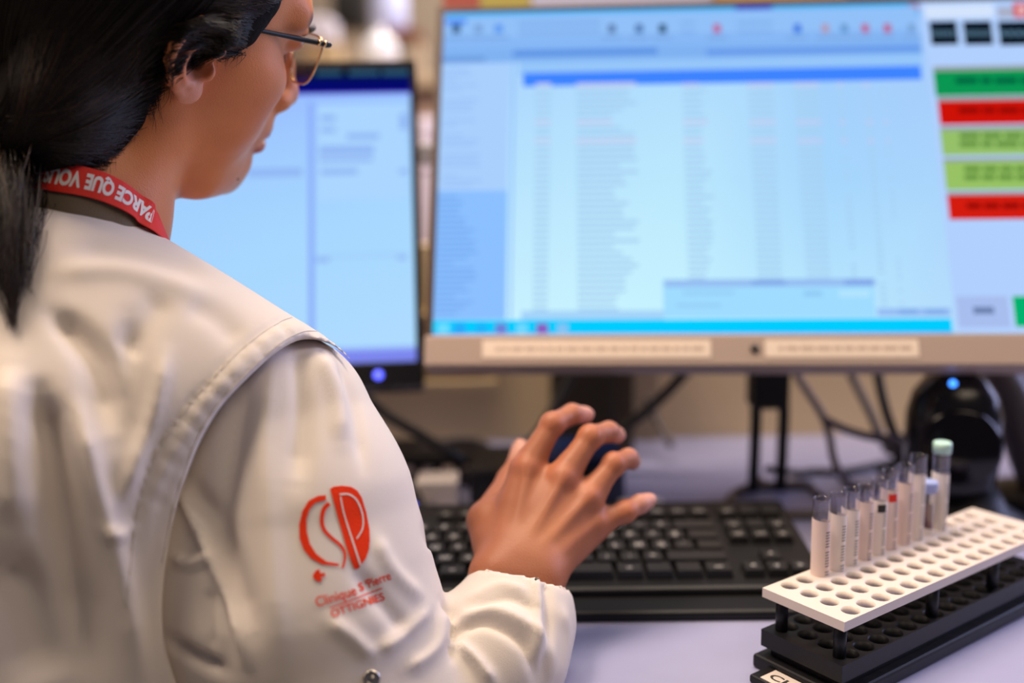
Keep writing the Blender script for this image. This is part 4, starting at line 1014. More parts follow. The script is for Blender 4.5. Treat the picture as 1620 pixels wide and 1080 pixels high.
if an[0] < 0: an = -an
X, Y, Z = f.ax[0][:, None, None], f.ax[1][None, :, None], f.ax[2][None, None, :]
pd = ((X-pa_[0])*an[0]+(Y-pa_[1])*an[1]+(Z-pa_[2])*an[2]).astype(np.float32)
i0 = np.searchsorted(f.ax[0], -.36); Xs = f.ax[0][i0:]; G3 = np.stack(np.meshgrid(Xs, f.ax[1], f.ax[2], indexing='ij'), -1).reshape(-1, 3).astype(float)
pq = proj(G3); near_ = np.abs(f.D[i0:].reshape(-1)) < .012; dd_ = np.full(len(G3), -1.0)
hole = smooth_path([np.array(p, float) for p in [(760, 760), (640, 640), (560, 574), (522, 545), (480, 536), (440, 555), (398, 592), (352, 640), (318, 695), (298, 745), (284, 785), (269, 850), (258, 930), (258, 1000), (272, 1060), (300, 1130), (360, 1240)]], 3)
d_, t_, s_ = dist_poly(pq[near_, :2], hole); dd_[near_] = -s_*d_/FOC*pq[near_, 2]
allneg = ~near_ & (f.D[i0:].reshape(-1) < 0); d_, t_, s_ = dist_poly(pq[allneg, :2], hole); dd_[allneg] = -s_*d_/FOC*pq[allneg, 2]
f.D[i0:] = np.maximum(f.D[i0:], dd_.reshape(f.D[i0:].shape).astype(np.float32))
Vc, Fc = biggest(*f.mesh()); Vc = relax(Vc, Fc, 2, .5)
torso_folds = [
 ([(62, 622), (80, 700), (105, 850), (140, 1080)], (20, 34), -.019), ([(128, 650), (150, 760), (190, 900), (225, 1080)], (16, 22), .007),
 ([(85, 498), (122, 530), (155, 580), (180, 690)], (15, 30), -.011), ([(-10, 900), (40, 950), (80, 1080)], (36, 60), -.014),
 ([(15, 580), (20, 700), (30, 830)], (26, 34), .008), ([(200, 500), (215, 600), (222, 720)], (18, 26), -.005), ([(258, 465), (228, 515), (200, 560)], 24, -.004),
 ([(262, 560), (240, 660), (190, 800)], (13, 13), .005), ([(120, 395), (220, 400), (330, 430)], 18, -.003), ([(90, 430), (200, 428), (330, 470)], 16, .003),
 ([(300, 480), (340, 500), (380, 540)], 20, -.003), ([(165, 835), (185, 842), (205, 838)], 10, .005),
 # stitched seam beside the armhole band, with small puckers
 ([(500, 498), (462, 500), (430, 515), (380, 552), (330, 604), (290, 650), (250, 708), (228, 765), (208, 850), (196, 960), (205, 1080)], 3.2, -.0016),
 ([(545, 535), (500, 512), (460, 520), (420, 540), (370, 585), (322, 640), (292, 690), (262, 740), (240, 800), (225, 900)], 9, .0016),
]
band = smooth_path([np.array(p, float) for p in [(480, 505), (440, 527), (398, 557), (350, 606), (312, 656), (278, 712), (250, 772), (235, 840)]], 8)
for k in range(6, len(band)-4, 4):
    p = band[k]; tdir = band[k+1]-band[k-1]; tdir /= np.linalg.norm(tdir); nrm = np.array([-tdir[1], tdir[0]]); L = 17+5*math.sin(k*1.7)
    torso_folds.append(([tuple(p-nrm*L), tuple(p+tdir*2), tuple(p+nrm*L*.7)], 4.5, -.0011-.0006*math.sin(k*2.3)))
Vc, _ = folds(Vc, Fc, torso_folds)
coat = mesh_np('lab_coat', Vc, Fc, M['coat'], woman)
# skirt part of the coat that is below the frame stays inside the same garment
# ---- right sleeve (upper arm) and forearm sleeve
ELS = P(590, 1190, .64)
f = Field(axis(-.28, .07, .0028), axis(.48, .86, .0028), axis(.62, 1.11, .0028))
f.cap(P(438, 672, .660), P(470, 800, .655), .0628, .0720, .02); f.cap(P(470, 800, .655), P(476, 940, .655), .0720, .0860, .02)
f.cap(P(476, 940, .655), P(540, 1120, .650), .0860, .0780, .02); f.cap(P(540, 1120, .650), ELS, .078, .070, .02)
f.cap(P(590, 1000, .65), P(630, 1075, .65), .040, .048, .02)
f.cap(P(375, 700, .650), P(338, 860, .648), .042, .050, .03); f.cap(P(338, 860, .648), P(345, 1080, .660), .050, .060, .03)
f.cap(P(822, 928, .702), P(815, 975, .692), .0335, .0400, .008)
f.path([P(815, 975, .692), P(785, 1030, .680), P(705, 1120, .665), ELS], [.0400, .0480, .052, .058], .012)
# cuff opening: hollow end around the wrist
cu_d = P(836, 880, .706)-P(815, 975, .692); cu_d /= np.linalg.norm(cu_d)
X, Y, Z = f.ax[0][:, None, None], f.ax[1][None, :, None], f.ax[2][None, None, :]
cc = P(826, 916, .700); pd = ((X-cc[0])*cu_d[0]+(Y-cc[1])*cu_d[1]+(Z-cc[2])*cu_d[2]).astype(np.float32)
f.D = np.maximum(f.D, np.where((Z > .72) & (X > -.06), pd, -1))
f.cap(cc+cu_d*.03, cc-cu_d*.018, .0315, .0315, .003, 's')
Vs, Fs = biggest(*f.mesh()); Vs = relax(Vs, Fs, 2, .5)
sleeve_folds = [
 ([(392, 590), (372, 700), (352, 850), (360, 1060)], (14, 20), -.006), ([(432, 560), (418, 700), (425, 850), (440, 1060)], (14, 26), .004),
 ([(470, 545), (478, 640), (470, 760)], (13, 20), -.006), ([(505, 560), (530, 620), (540, 700)], (12, 14), .0045),
 ([(535, 570), (560, 640), (575, 740)], 10, -.003),
 ([(285, 780), (325, 860), (350, 930), (392, 1050)], (7, 9), .006), ([(300, 760), (355, 860), (400, 1000)], (16, 20), -.006),
 ([(275, 880), (300, 890), (330, 880)], 8, .004), ([(330, 930), (325, 980), (330, 1040)], 10, -.004), ([(268, 1010), (310, 1040), (350, 1060)], 10, -.007),
 ([(560, 900), (610, 960), (640, 1000)], 14, -.0035), ([(600, 1030), (640, 1000), (680, 960)], 11, .004), ([(520, 980), (560, 1010), (590, 1040)], 12, .003),
 ([(595, 850), (620, 900), (670, 950)], 12, .003), ([(640, 1060), (690, 1020), (700, 960)], 12, .004),
 # forearm
 ([(715, 985), (780, 965), (850, 1000), (875, 1060)], (8, 12), .004), ([(720, 1000), (770, 985), (830, 1020), (850, 1080)], (8, 10), -.0045),
 ([(712, 1010), (750, 1040), (780, 1080)], (8, 10), .005), ([(735, 950), (790, 925), (835, 935)], 7, .002), ([(745, 965), (800, 945), (850, 965)], 7, -.003),
 ([(862, 905), (868, 980), (860, 1080)], (7, 9), -.004), ([(845, 900), (852, 960), (842, 1060)], (6, 9), .003), ([(890, 960), (898, 1010), (885, 1080)], 7, .002),
 ([(700, 950), (722, 985), (715, 1040)], 8, -.006),
]
Vs, _ = folds(Vs, Fs, sleeve_folds)
sleeve = mesh_np('sleeve', Vs, Fs, M['coat'], coat)
f = Field(axis(-.64, -.30, .005), axis(.52, .90, .005), axis(.58, 1.04, .005))
f.path([LSH, LE, LT+fl_dir*.02], [.056, .056, .038], .02); Vq, Fq = f.mesh(); mesh_np('sleeve', Vq, Fq, M['coat'], coat)
f = Field(axis(-.54, -.05, .006), axis(.40, .96, .006), axis(.38, .66, .006))
for s in (-1, 1): f.path([(-.285+s*.08, .64, .57), (-.285+s*.10, .84, .57)], [.105, .085], .04)
f.cap((-.36, .64, .55), (-.21, .64, .55), .115, .115, .04)
Vq, Fq = f.mesh(); mesh_np('coat_skirt', Vq, Fq, M['coat'], coat)

def bvh_np(V, F): return BVHTree.FromPolygons([tuple(v) for v in V.tolist()], F.tolist())
bv_s = bvh_np(Vs, Fs); bv_c = bvh_np(Vc, Fc)
def drop(bv, px, py, off):
    r = ray(px, py); h = bv.ray_cast(Vector(CAM), Vector(r))
    if h[0] is None: return None
    n = h[1] if h[1].dot(Vector(r)) < 0 else -h[1]
    return h[0]+n*off
# double stitching as fine thread lines
bm = bmesh.new()
for off_, pts in ((0, [(497, 500), (462, 502), (430, 517), (380, 554), (330, 606), (290, 652), (252, 712), (229, 770), (212, 850), (200, 960)]), (1, [(530, 530), (500, 524), (475, 526), (440, 545), (395, 585), (345, 638), (314, 690), (292, 745), (272, 810), (256, 890)])):
    sp = smooth_path([np.array(p, float) for p in pts], 10); q = [drop(bv_c, *p, .0002) for p in sp]; q = [x for x in q if x is not None]
    run = [q[0]]
    for x in q[1:]:
        if (x-run[-1]).length > .02:
            if len(run) > 2: tube(bm, [tuple(a) for a in run], .00028, 5)
            run = [x]
        else: run.append(x)
    if len(run) > 2: tube(bm, [tuple(a) for a in run], .00028, 5)
from_bm('stitching', bm, mat('coat_thread', (.68, .62, .56), .9), coat, smooth=True)

# ---- embroidered emblem on the sleeve
EX = lambda x, y: (400+x/2.841, 700+y/2.841)
def emb(name, polys, off, m, texts=(), strokes=()):
    bm = bmesh.new()
    for poly in polys:
        vs = [bm.verts.new((*EX(*p), 0)) for p in poly]; bm.faces.new(vs)
    for pts, w0, w1 in strokes:
        sp = smooth_path([np.array(EX(*p)) for p in pts], 6); n = len(sp); pr = None
        for i in range(n):
            t = sp[min(i+1, n-1)]-sp[max(i-1, 0)]; t /= np.linalg.norm(t); nn = np.array([-t[1], t[0]]); u = i/(n-1); wd = (w0+(w1-w0)*(2*u-1)**2 if w1 < 0 else w0+(w1-w0)*u)/2.841/2
            cur = (bm.verts.new((*(sp[i]+nn*wd), 0)), bm.verts.new((*(sp[i]-nn*wd), 0)))
            if pr: bm.faces.new((pr[0], pr[1], cur[1], cur[0]))
            pr = cur
    for txt, a, b, hgt, xs, bold in texts:
        tb, tw = text_mesh(txt, bold, xs); a = np.array(EX(*a)); b = np.array(EX(*b)); d = (b-a); L = np.linalg.norm(d); d /= L; nn = np.array([d[1], -d[0]]); h = hgt/2.841
        for v in tb.verts: q = a+d*(v.co.x/tw*L)+nn*v.co.y*h; v.co = (q[0], q[1], 0)
        mp = {v: bm.verts.new(v.co) for v in tb.verts}
        for fc in tb.faces:
            try: bm.faces.new([mp[v] for v in fc.verts])
            except ValueError: pass
        tb.free()
    refine(bm, 5.0, 5)
    bad = []
    for v in bm.verts:
        q = drop(bv_s, v.co.x, v.co.y, off)
        if q is None: bad.append(v)
        else: v.co = q
    bmesh.ops.delete(bm, geom=bad, context='VERTS')
    bad = [e for e in bm.edges if e.calc_length() > .01]; bmesh.ops.delete(bm, geom=bad, context='EDGES_FACES')
    for fc in bm.faces:
        fc.normal_update()
        if fc.normal.dot(Vector(CAM)-fc.calc_center_median()) < 0: fc.normal_flip()
    return from_bm(name, bm, m, sleeve, recalc=False)
Cpoly = [(328, 236), (290, 240), (250, 262), (222, 308), (208, 370), (210, 430), (228, 480), (262, 520), (310, 546), (385, 554), (386, 544), (330, 534), (285, 500), (256, 455), (242, 400), (240, 345), (254, 300), (280, 270), (328, 258)]
Ppoly = [(346, 208), (362, 198), (400, 194), (440, 199), (468, 216), (488, 248), (508, 315), (522, 390), (524, 440), (520, 480), (506, 520), (486, 548), (470, 567), (455, 566), (436, 520), (415, 455), (385, 350)]
plus = []
for k, (dx, dy) in enumerate([(-8, -27), (8, -27), (8, -8), (27, -8), (27, 8), (8, 8), (8, 27), (-8, 27), (-8, 8), (-27, 8), (-27, -8), (-8, -8)]):
    t = math.radians(-12); plus.append((297+dx*math.cos(t)-dy*math.sin(t), 597+dx*math.sin(t)+dy*math.cos(t)))
logo = emb('embroidered_emblem', [Cpoly, Ppoly, plus], .0006, M['embroidery'], strokes=[([(342, 272), (318, 300), (309, 345), (318, 388), (350, 425), (390, 458), (410, 490), (412, 525), (402, 564)], 20, 9)])
emb('emblem_gap_lines', [], .0009, M['coat'], strokes=[([(392, 243), (405, 310), (432, 400), (482, 552)], 6, 8), ([(388, 233), (430, 233), (466, 262), (490, 325), (490, 385), (464, 432)], 8, 6)])
emb('embroidered_name', [], .0006, M['embroidery'],
    texts=[('Clinique', (288, 738), (468, 682), 62, 1, .012), ('S', (478, 668), (500, 662), 52, 1, .02), ('t', (503, 634), (513, 631), 30, 1, .02), ('Pierre', (522, 650), (622, 612), 56, 1, .012), ('OTTIGNIES', (356, 786), (594, 704), 50, 1, .014)],
    strokes=[([(345, 742), (460, 700), (580, 652)], 5, 5)])
# metal snap near the bottom edge of the sleeve
q = drop(bv_s, 587, 1073, .001)
if q is not None:
    nrm = Vector(CAM)-q; nrm.normalize(); RQ = nrm.to_track_quat('Z', 'Y').to_matrix().to_4x4(); RQ.translation = q
    bm = bmesh.new(); lathe(bm, [(.0052, 0), (.0052, .0014), (.0040, .0022), (.0028, .0012), (.0016, .0016), (.0001, .0018)], 24, RQ, cap=False); from_bm('snap_button', bm, M['steel'], sleeve, smooth=True)

# ---- collar band under the lanyard
def ribbon(name, path, width, m, parent, thick=.0009, tilt=None, seg=8, mats=None):
    """band following a 3-D path: each knot (point, up direction)"""
    P3 = smooth_path([p for p, _ in path], seg); U3 = smooth_path([u for _, u in path], seg); V = []; F = []
    out = []
    for i, p in enumerate(P3):
        t = P3[min(i+1, len(P3)-1)]-P3[max(i-1, 0)]; t /= np.linalg.norm(t); u = U3[i]-t*(U3[i]@t); u /= np.linalg.norm(u); n = np.cross(t, u); out.append((p, t, u, n))
        for a, b in ((-.5, 0), (.5, 0), (.5, 1), (-.5, 1)): V.append(p+u*a*width+n*b*thick)
    for i in range(len(P3)-1):
        for k in range(4): F.append((i*4+k, i*4+(k+1) % 4, i*4+4+(k+1) % 4, i*4+4+k))
    F += [(0, 1, 2, 3), tuple((len(P3)-1)*4+k for k in (3, 2, 1, 0))]
    o = mesh_np(name, V, F, m, parent, smooth=False); return o, out
bv_h = bvh_np(Vh, Fh)
NC_ = P(145, 340, .655)      # axis point of the neck
def hit(px, py, bvs, off=0.0):
    r = ray(px, py); best = None
    for bv in bvs:
        h = bv.ray_cast(Vector(CAM), Vector(r))
        if h[0] is not None and (best is None or h[3] < best[3]): best = h
    return None if best is None else CAM+r*(best[3]-off)
def knot(px, py, d, up=(0, 0, 1), lean=.35, off=.0015):
    p = P(px, py, d) if d else hit(px, py, (bv_h, bv_c), off); o = p-NC_; o[2] = 0; o /= np.linalg.norm(o)+1e-9; return (p, np.array(up, float)-o*lean)
def out_side(frames):   # make the normals point away from the neck
    return 1 if (frames[len(frames)//2][3]@(frames[len(frames)//2][0]-NC_)) > 0 else -1
cpath = [knot(-110, 325, .66), knot(-30, 318, .61)]+[knot(*q, None, off=.004) for q in ((50, 320), (100, 323), (140, 328), (175, 337), (207, 350))]+[knot(240, 374, .645), knot(258, 402, .68), knot(262, 430, .72)]
ribbon('collar', cpath, .016, M['collar'], coat, .0012)

lan = empty('lanyard', P(60, 290, .60), 'red neck lanyard with white lettering around the woman\'s neck', 'lanyard')
lpath = [knot(-140, 290, .67, lean=.42), knot(-60, 273, .625, lean=.42)]+[knot(*q, None, lean=.42, off=.006) for q in ((35, 272), (93, 280), (148, 291), (188, 307), (220, 328))]+[knot(*q, lean=.30) for q in ((246, 350, .636), (264, 376, .660), (272, 415, .70), (262, 470, .75), (235, 560, .78))]
strap, frm = ribbon('strap', lpath, .0188, M['red'], lan, .0008)
sg = out_side(frm); acc = [0]
for a, b in zip(frm, frm[1:]): acc.append(acc[-1]+np.linalg.norm(b[0]-a[0]))
acc = np.array(acc); FP = np.array([q[0] for q in frm]); FU = np.array([q[2] for q in frm]); FN = np.array([q[3] for q in frm])
def on_strap(s_, v, off):
    c = [np.interp(s_, acc, FP[:, i]) for i in range(3)]; u = np.array([np.interp(s_, acc, FU[:, i]) for i in range(3)]); n = np.array([np.interp(s_, acc, FN[:, i]) for i in range(3)])
    base = .0008 if sg > 0 else 0
    return np.array(c)+u*v+n*(base+off*1 if sg > 0 else -off)
q = proj(FP); s_at = lambda px: float(acc[np.argmin(abs(q[:, 0]-px)+(q[:, 1] > 400)*1e3)])
bm = bmesh.new()
def strap_text(txt, px_right, px_left, h=.0138, bold=.045):
    global bm
    s1, s0 = s_at(px_right), s_at(px_left); tb, tw = text_mesh(txt, bold); refine(tb, .25, 2)
    mp = {}
    for v in tb.verts:
        u = v.co.x/tw; mp[v] = bm.verts.new(on_strap(s1+(s0-s1)*u, h*.36-v.co.y*h, .00025))
    for fc in tb.faces:
        try: bm.faces.new([mp[v] for v in fc.verts])
        except ValueError: pass
    tb.free()
strap_text('PARCE', 239, 182); strap_text('QUE', 177, 133); strap_text('VOUS', 129, 71); strap_text('ÊTES', 65, 22)
from_bm('lettering', bm, M['white_print'], lan, recalc=False)

# ---- glasses
G = empty('glasses', H2W([[.09, 0, .01]])[0], 'thin gold-rimmed glasses with black temples on the woman\'s face', 'glasses')
cOT, cNT, cNB, cOB = [W2H(P(*q)) for q in ((517, 60, .700), (472, 48, .732), (456, 127, .742), (489, 137, .716))]
hingeR = W2H(P(521, 71, .696)); tempR = [hingeR, W2H(P(470, 60.5, .677)), W2H(P(395, 45, .640)), W2H(P(345, 36, .617)), W2H(P(318, 36, .606)), W2H(P(292, 50, .606)), W2H(P(275, 75, .612))]
for s in (-1, 1):
    fl_ = np.array([1, 1 if s < 0 else -1, 1]); ring = []; bil = lambda u, v: ((cOT*(1+u)+cNT*(1-u))*(1+v)+(cOB*(1+u)+cNB*(1-u))*(1-v))/4*fl_
    for k in range(40):
        t = 2*math.pi*k/40; c, sn = math.cos(t), math.sin(t); ex2 = 2/3.1; u = math.copysign(abs(c)**ex2, c); v = math.copysign(abs(sn)**ex2, sn)
        ring.append(bil(u*(1.0+.03*v), v))
    ring = np.array(ring)
    bm = bmesh.new(); tube(bm, H2W(ring), .0007, 8, closed=True); rim = from_bm('rim', bm, M['gold'], G, smooth=True)
    bm = bmesh.new(); c = ring.mean(0); vc = bm.verts.new(H2W([c+np.array([.0012, 0, 0])])[0]); vs = [bm.verts.new(v) for v in H2W(c+(ring-c)*.985)]
    mid = [bm.verts.new(v) for v in H2W(c+(ring-c)*.55+np.array([.0009, 0, 0]))]
    for i in range(len(vs)):
        j = (i+1) % len(vs); bm.faces.new((vs[i], vs[j], mid[j], mid[i])); bm.faces.new((mid[i], mid[j], vc))
    from_bm('lens', bm, M['lens'], G, smooth=True)
    tp = [q*fl_ for q in tempR]
    bm = bmesh.new(); tube(bm, H2W([bil(.98, .75), bil(1.02, .7)+(tp[0]-bil(1, .7))*.5, tp[0], tp[0]+(tp[1]-tp[0])*.12]), .0019, 10); from_bm('hinge', bm, M['black'], G, smooth=True)
    bm = bmesh.new(); sp = smooth_path(tp, 8); tube(bm, H2W(sp), np.concatenate([np.full(9, .0019), np.linspace(.0017, .0012, 10), np.full(len(sp)-19, .0011)]), 8); from_bm('temple', bm, M['black'], G, smooth=True)
    for u in (.16, .34):
        p0 = tp[0]+(tp[1]-tp[0])*u; d_ = (tp[1]-tp[0]); d_ = d_/np.linalg.norm(d_)*.0006; bm = bmesh.new(); tube(bm, H2W([p0-d_, p0+d_]), .0022, 10); from_bm('metal_ring', bm, M['gold'], G, smooth=True)
    nz = bil(-.98, .1); pdp = np.array([nz[0]-.009, np.sign(nz[1])*.0125, nz[2]-.003])
    bm = bmesh.new(); tube(bm, H2W(smooth_path([nz, (nz+pdp)/2+np.array([-.003, 0, .002]), pdp], 5)), .0005, 6); from_bm('pad_arm', bm, M['gold'], G, smooth=True)
    bm = bmesh.new(); bmesh.ops.create_uvsphere(bm, u_segments=12, v_segments=8, radius=1)
    for v in bm.verts: v.co = Vector(H2W([(pdp[0]+v.co.x*.0022, pdp[1]+v.co.y*.0014, pdp[2]-.002+v.co.z*.0055)])[0])
    from_bm('nose_pad', bm, M['lens'], G, smooth=True)
b0 = ((cOT*.02+cNT*1.98)*1.5+(cOB*.02+cNB*1.98)*.5)/4; b1 = b0*np.array([1, -1, 1])
bm = bmesh.new(); tube(bm, H2W(smooth_path([b0, b0*.6+b1*.4+np.array([.004, 0, .003]), (b0+b1)/2+np.array([.0048, 0, .0035]), b0*.4+b1*.6+np.array([.004, 0, .003]), b1], 5)), .0008, 8); from_bm('bridge', bm, M['gold'], G, smooth=True)

# ---- hair: a shaped mass plus many separate strands
KNOT = W2H(P(12, 238, .640))                      # where the ponytail is tied, low at the back
f = Field(axis(-.18, .10, .0024), axis(-.115, .115, .0024), axis(-.15, .17, .0024))
f.ell((-.010, 0, .043), (.1025, .083, .098), .01)
f.ell((-.062, 0, -.020), (.053, .058, .055), .03)
X, Y, Z = f.ax[0][:, None, None], f.ax[1][None, :, None], f.ax[2][None, None, :]
face = X*.80+Z*-.62-.027+0*Y                       # hair line at forehead and temples
f.D = np.maximum(f.D, face.astype(np.float32))
ear = .036-Z-np.clip((-X-.018)*2.2, 0, .2)+0*Y     # above the ear, then down behind it
f.D = np.maximum(f.D, np.where(X > -.075, ear, -1).astype(np.float32))
mq = hit(376, 283, (bv_h,), .0002); bm = bmesh.new(); bmesh.ops.create_uvsphere(bm, u_segments=10, v_segments=6, radius=.0009)
for v in bm.verts: v.co += Vector(mq)
from_bm('mole', bm, M['iris'], body, smooth=True)
def nape(px, py, ins):                             # a point just under the skin of the neck
    q = hit(px, py, (bv_h,), -ins); return tuple(W2H(q))
f.path([(-.040, -.066, .010), nape(190, 160, .010), tuple(W2H(P(95, 215, .622))), tuple(KNOT)], [.014, .016, .020, .019], .02)
f.path([nape(205, 190, .010), nape(160, 215, .009), tuple(W2H(P(95, 232, .625))), tuple(KNOT)], [.010, .012, .014, .017], .015)
f.path([(-.060, -.05, .0), tuple(W2H(P(95, 170, .612))), tuple(KNOT)], [.030, .028, .020], .02)
f.path([(-.060, .03, .0), tuple(KNOT)], [.040, .021], .02)
f.ell((.010, -.086, .003), (.026, .012, .030), .006, 's')
f.ell(nape(444, 40, 0), (.020, .020, .019), .005, 's')
f.path([nape(415, 4, .0035), nape(392, 28, .0035), nape(382, 52, .0035), nape(368, 74, .0045)], [.010, .009, .008, .004], .008)
f.path([nape(360, 20, .004), nape(358, 55, .004)], [.012, .009], .008)
Vr, Fr = biggest(*f.mesh()); Vr = relax(Vr, Fr, 2, .5); Vr = H2W(Vr)
hair = mesh_np('hair', Vr, Fr, M['hairmass'], woman); bv_r = bvh_np(Vr, Fr)
def strands(name, paths, r0, r1, m, parent, seg=3):
    """many tapering strands as one mesh"""
    Vv = []; Ff = []; base = 0
    for pts, rr in paths:
        n = len(pts); T = np.gradient(pts, axis=0); T /= np.linalg.norm(T, axis=1)[:, None]+1e-9
        h = np.tile([.3, .5, .8], (n, 1)); u = np.cross(T, h); u /= np.linalg.norm(u, axis=1)[:, None]+1e-9; v = np.cross(T, u)
        tt = np.linspace(0, 1, n); rad = rr*(r0+(r1-r0)*tt**1.5)
        for k in range(seg):
            a = 2*math.pi*k/seg; Vv.append(pts+rad[:, None]*(math.cos(a)*u+math.sin(a)*v))
        i = np.arange(n-1)
        for k in range(seg):
            a, b = base+k*n+i, base+((k+1) % seg)*n+i; Ff.append(np.stack([a, b, b+1, a+1], 1))
        base += seg*n
    return mesh_np(name, np.concatenate(Vv), np.concatenate(Ff), m, parent)
rs = np.random.default_rng(4)
def shell_path(a, off, n=22):
    """strand over the far side of the skull, from direction a to the tie (head-local)"""
    c = np.array([-.010, 0, .043]); da = a-c; de = KNOT-c; re_ = np.linalg.norm(de); ua, ue = da/np.linalg.norm(da), de/re_
    o = math.acos(max(-1, min(1, float(ua@ue)))); t = np.linspace(0, 1, n); D = (np.sin((1-t)*o)[:, None]*ua+np.sin(t*o)[:, None]*ue)/math.sin(o); D /= np.linalg.norm(D, axis=1)[:, None]
    sh = 1/np.sqrt(((D/np.array([.1028, .0834, .0984]))**2).sum(1)); r = (sh+off*np.sin(np.clip(t*1.1, 0, 1)*math.pi*.5))*(1-t**6)+re_*t**6
    return c+D*r[:, None]
def laid(p0, p1, p2, off, n=26, jit=0.0, surf=None, wave=0.0):
    """strand lying on her head: three photograph-frame knots dropped on to the hair and skin surface"""
    t = np.linspace(0, 1, n)[:, None]; q = (1-t)**2*np.array(p0)+2*t*(1-t)*np.array(p1)+t*t*np.array(p2)
    q[:, 1] += wave*np.sin(t[:, 0]*6+jit); dd = []
    for x, y in q:
        r = ray(x, y); best = None
        for bv in (surf or (bv_h, bv_r)):
            h = bv.ray_cast(Vector(CAM), Vector(r))
            if h[0] is not None and (best is None or h[3] < best): best = h[3]
        dd.append(np.nan if best is None else best)
    dd = np.array(dd); ok = ~np.isnan(dd)
    if ok.sum() < n*.6: return None
    dd = np.interp(np.arange(n), np.arange(n)[ok], dd[ok])
    for _ in range(3): dd[1:-1] = np.minimum((dd[:-2]+2*dd[1:-1]+dd[2:])/4, dd[1:-1]+.001)
    return np.array([CAM+ray(x, y)*(d-off) for (x, y), d in zip(q, dd)])
paths = []
for k in range(2600):      # crown and far side
    u = rs.random(); y = rs.uniform(-.06, .075)
    if u < .2: a = np.array([rs.uniform(.0, .055), rs.uniform(.035, .07), rs.uniform(.085, .11)])
    elif u < .85: a = np.array([rs.uniform(-.06, .06), y, .125])
    else: a = np.array([rs.uniform(-.03, .045), .066, rs.uniform(.055, .075)])
    a[1] = a[1] if a[2] > .1 else max(a[1], .018)
    q_ = shell_path(a, rs.uniform(.0, .006))
    if ((q_[:, 0] > .0) & (q_[:, 2] < .055)).any(): continue
    paths.append((H2W(q_), rs.uniform(.6, 1.3)))
for k in range(2000):      # brushed back from the forehead over the crown
    y = rs.uniform(-.068, .068); c = np.array([-.010, 0, .043]); a = np.array([.083-4.5*y*y, y*.95, .082-3*y*y+rs.uniform(-.004, .01)])-c; w_ = np.array([rs.uniform(-.05, .0), y*1.25, .13-4*y*y])-c; e = KNOT-c
    t = np.linspace(0, 1, 26)[:, None]; n_ = lambda v: v/np.linalg.norm(v); D = (1-t)**2*n_(a)+2*t*(1-t)*n_(w_)*1.4+t*t*n_(e); D /= np.linalg.norm(D, axis=1)[:, None]; t = t[:, 0]
    sh = 1/np.sqrt(((D/np.array([.1028, .0834, .0984]))**2).sum(1)); rr_ = (sh+.001+rs.uniform(0, .005)*np.sin(np.clip(t*1.2, 0, 1)*1.57))*(1-t**6)+np.linalg.norm(e)*t**6
    paths.append((H2W(c+D*rr_[:, None]), rs.uniform(.6, 1.3)))
strands('hair_strands', paths, .00036, .0003, M['hair'], hair)
near = []
for k in range(3600):      # near side: temple, crown and behind the ear, all swept to the tie
    u = rs.random()
    if u < .30:   yy_ = rs.uniform(-60, 15); p0 = (rs.uniform(370, 442-max(0, yy_+12)*1.3), yy_); p1 = (rs.uniform(150, 300), rs.uniform(-40, 30))
    elif u < .48: p0 = (rs.uniform(345, 392), rs.uniform(10, 78)); p1 = (rs.uniform(235, 270), rs.uniform(-30, 20))
    elif u < .80: p0 = (rs.uniform(20, 330), rs.uniform(-110, -5)); p1 = (p0[0]*.35+40+rs.uniform(-40, 30), rs.uniform(20, 150))
    else:         p0 = (rs.uniform(215, 262), rs.uniform(35, 130)); p1 = (rs.uniform(120, 190), rs.uniform(130, 215))
    p2 = (rs.normal(16, 12), rs.normal(225, 12)); q = laid(p0, p1, p2, rs.uniform(.0005, .0045), 24, rs.random()*6, (bv_r, bv_h) if .30 <= u < .48 else (bv_r,), rs.uniform(-3, 3))
    if q is not None: near.append((q, rs.uniform(.6, 1.3)))
nb_ = int(len(near)*.86)
strands('hair_strands', near[:nb_], .00032, .0003, M['hair'], hair); strands('hair_strands', near[nb_:], .00030, .0003, M['hair2'], hair)
# locks drawn from the temple across the upper ear
paths = []
for k in range(120):
    p0 = (rs.uniform(350, 392), rs.uniform(40, 86)); t_ = rs.random(); p1 = (rs.uniform(300, 325), 45+60*t_+rs.uniform(-8, 8)); p2 = (rs.uniform(190, 245), 70+85*t_+rs.uniform(-12, 12))
    q = laid(p0, p1, p2, rs.uniform(.0008, .003), 26, rs.random()*6, None, 2)
    if q is not None: paths.append((q, rs.uniform(.5, 1.1)))
for k in range(160):
    p0 = (rs.uniform(330, 392), rs.uniform(28, 80)); p1 = (rs.uniform(320, 345), rs.uniform(20, 70)); p2 = (rs.uniform(255, 300), rs.uniform(15, 52))
    q = laid(p0, p1, p2, rs.uniform(.0008, .004), 22, rs.random()*6, None, 1)
    if q is not None: paths.append((q, rs.uniform(.5, 1.1)))
strands('ear_locks', paths, .00030, .00024, M['hair'], hair)
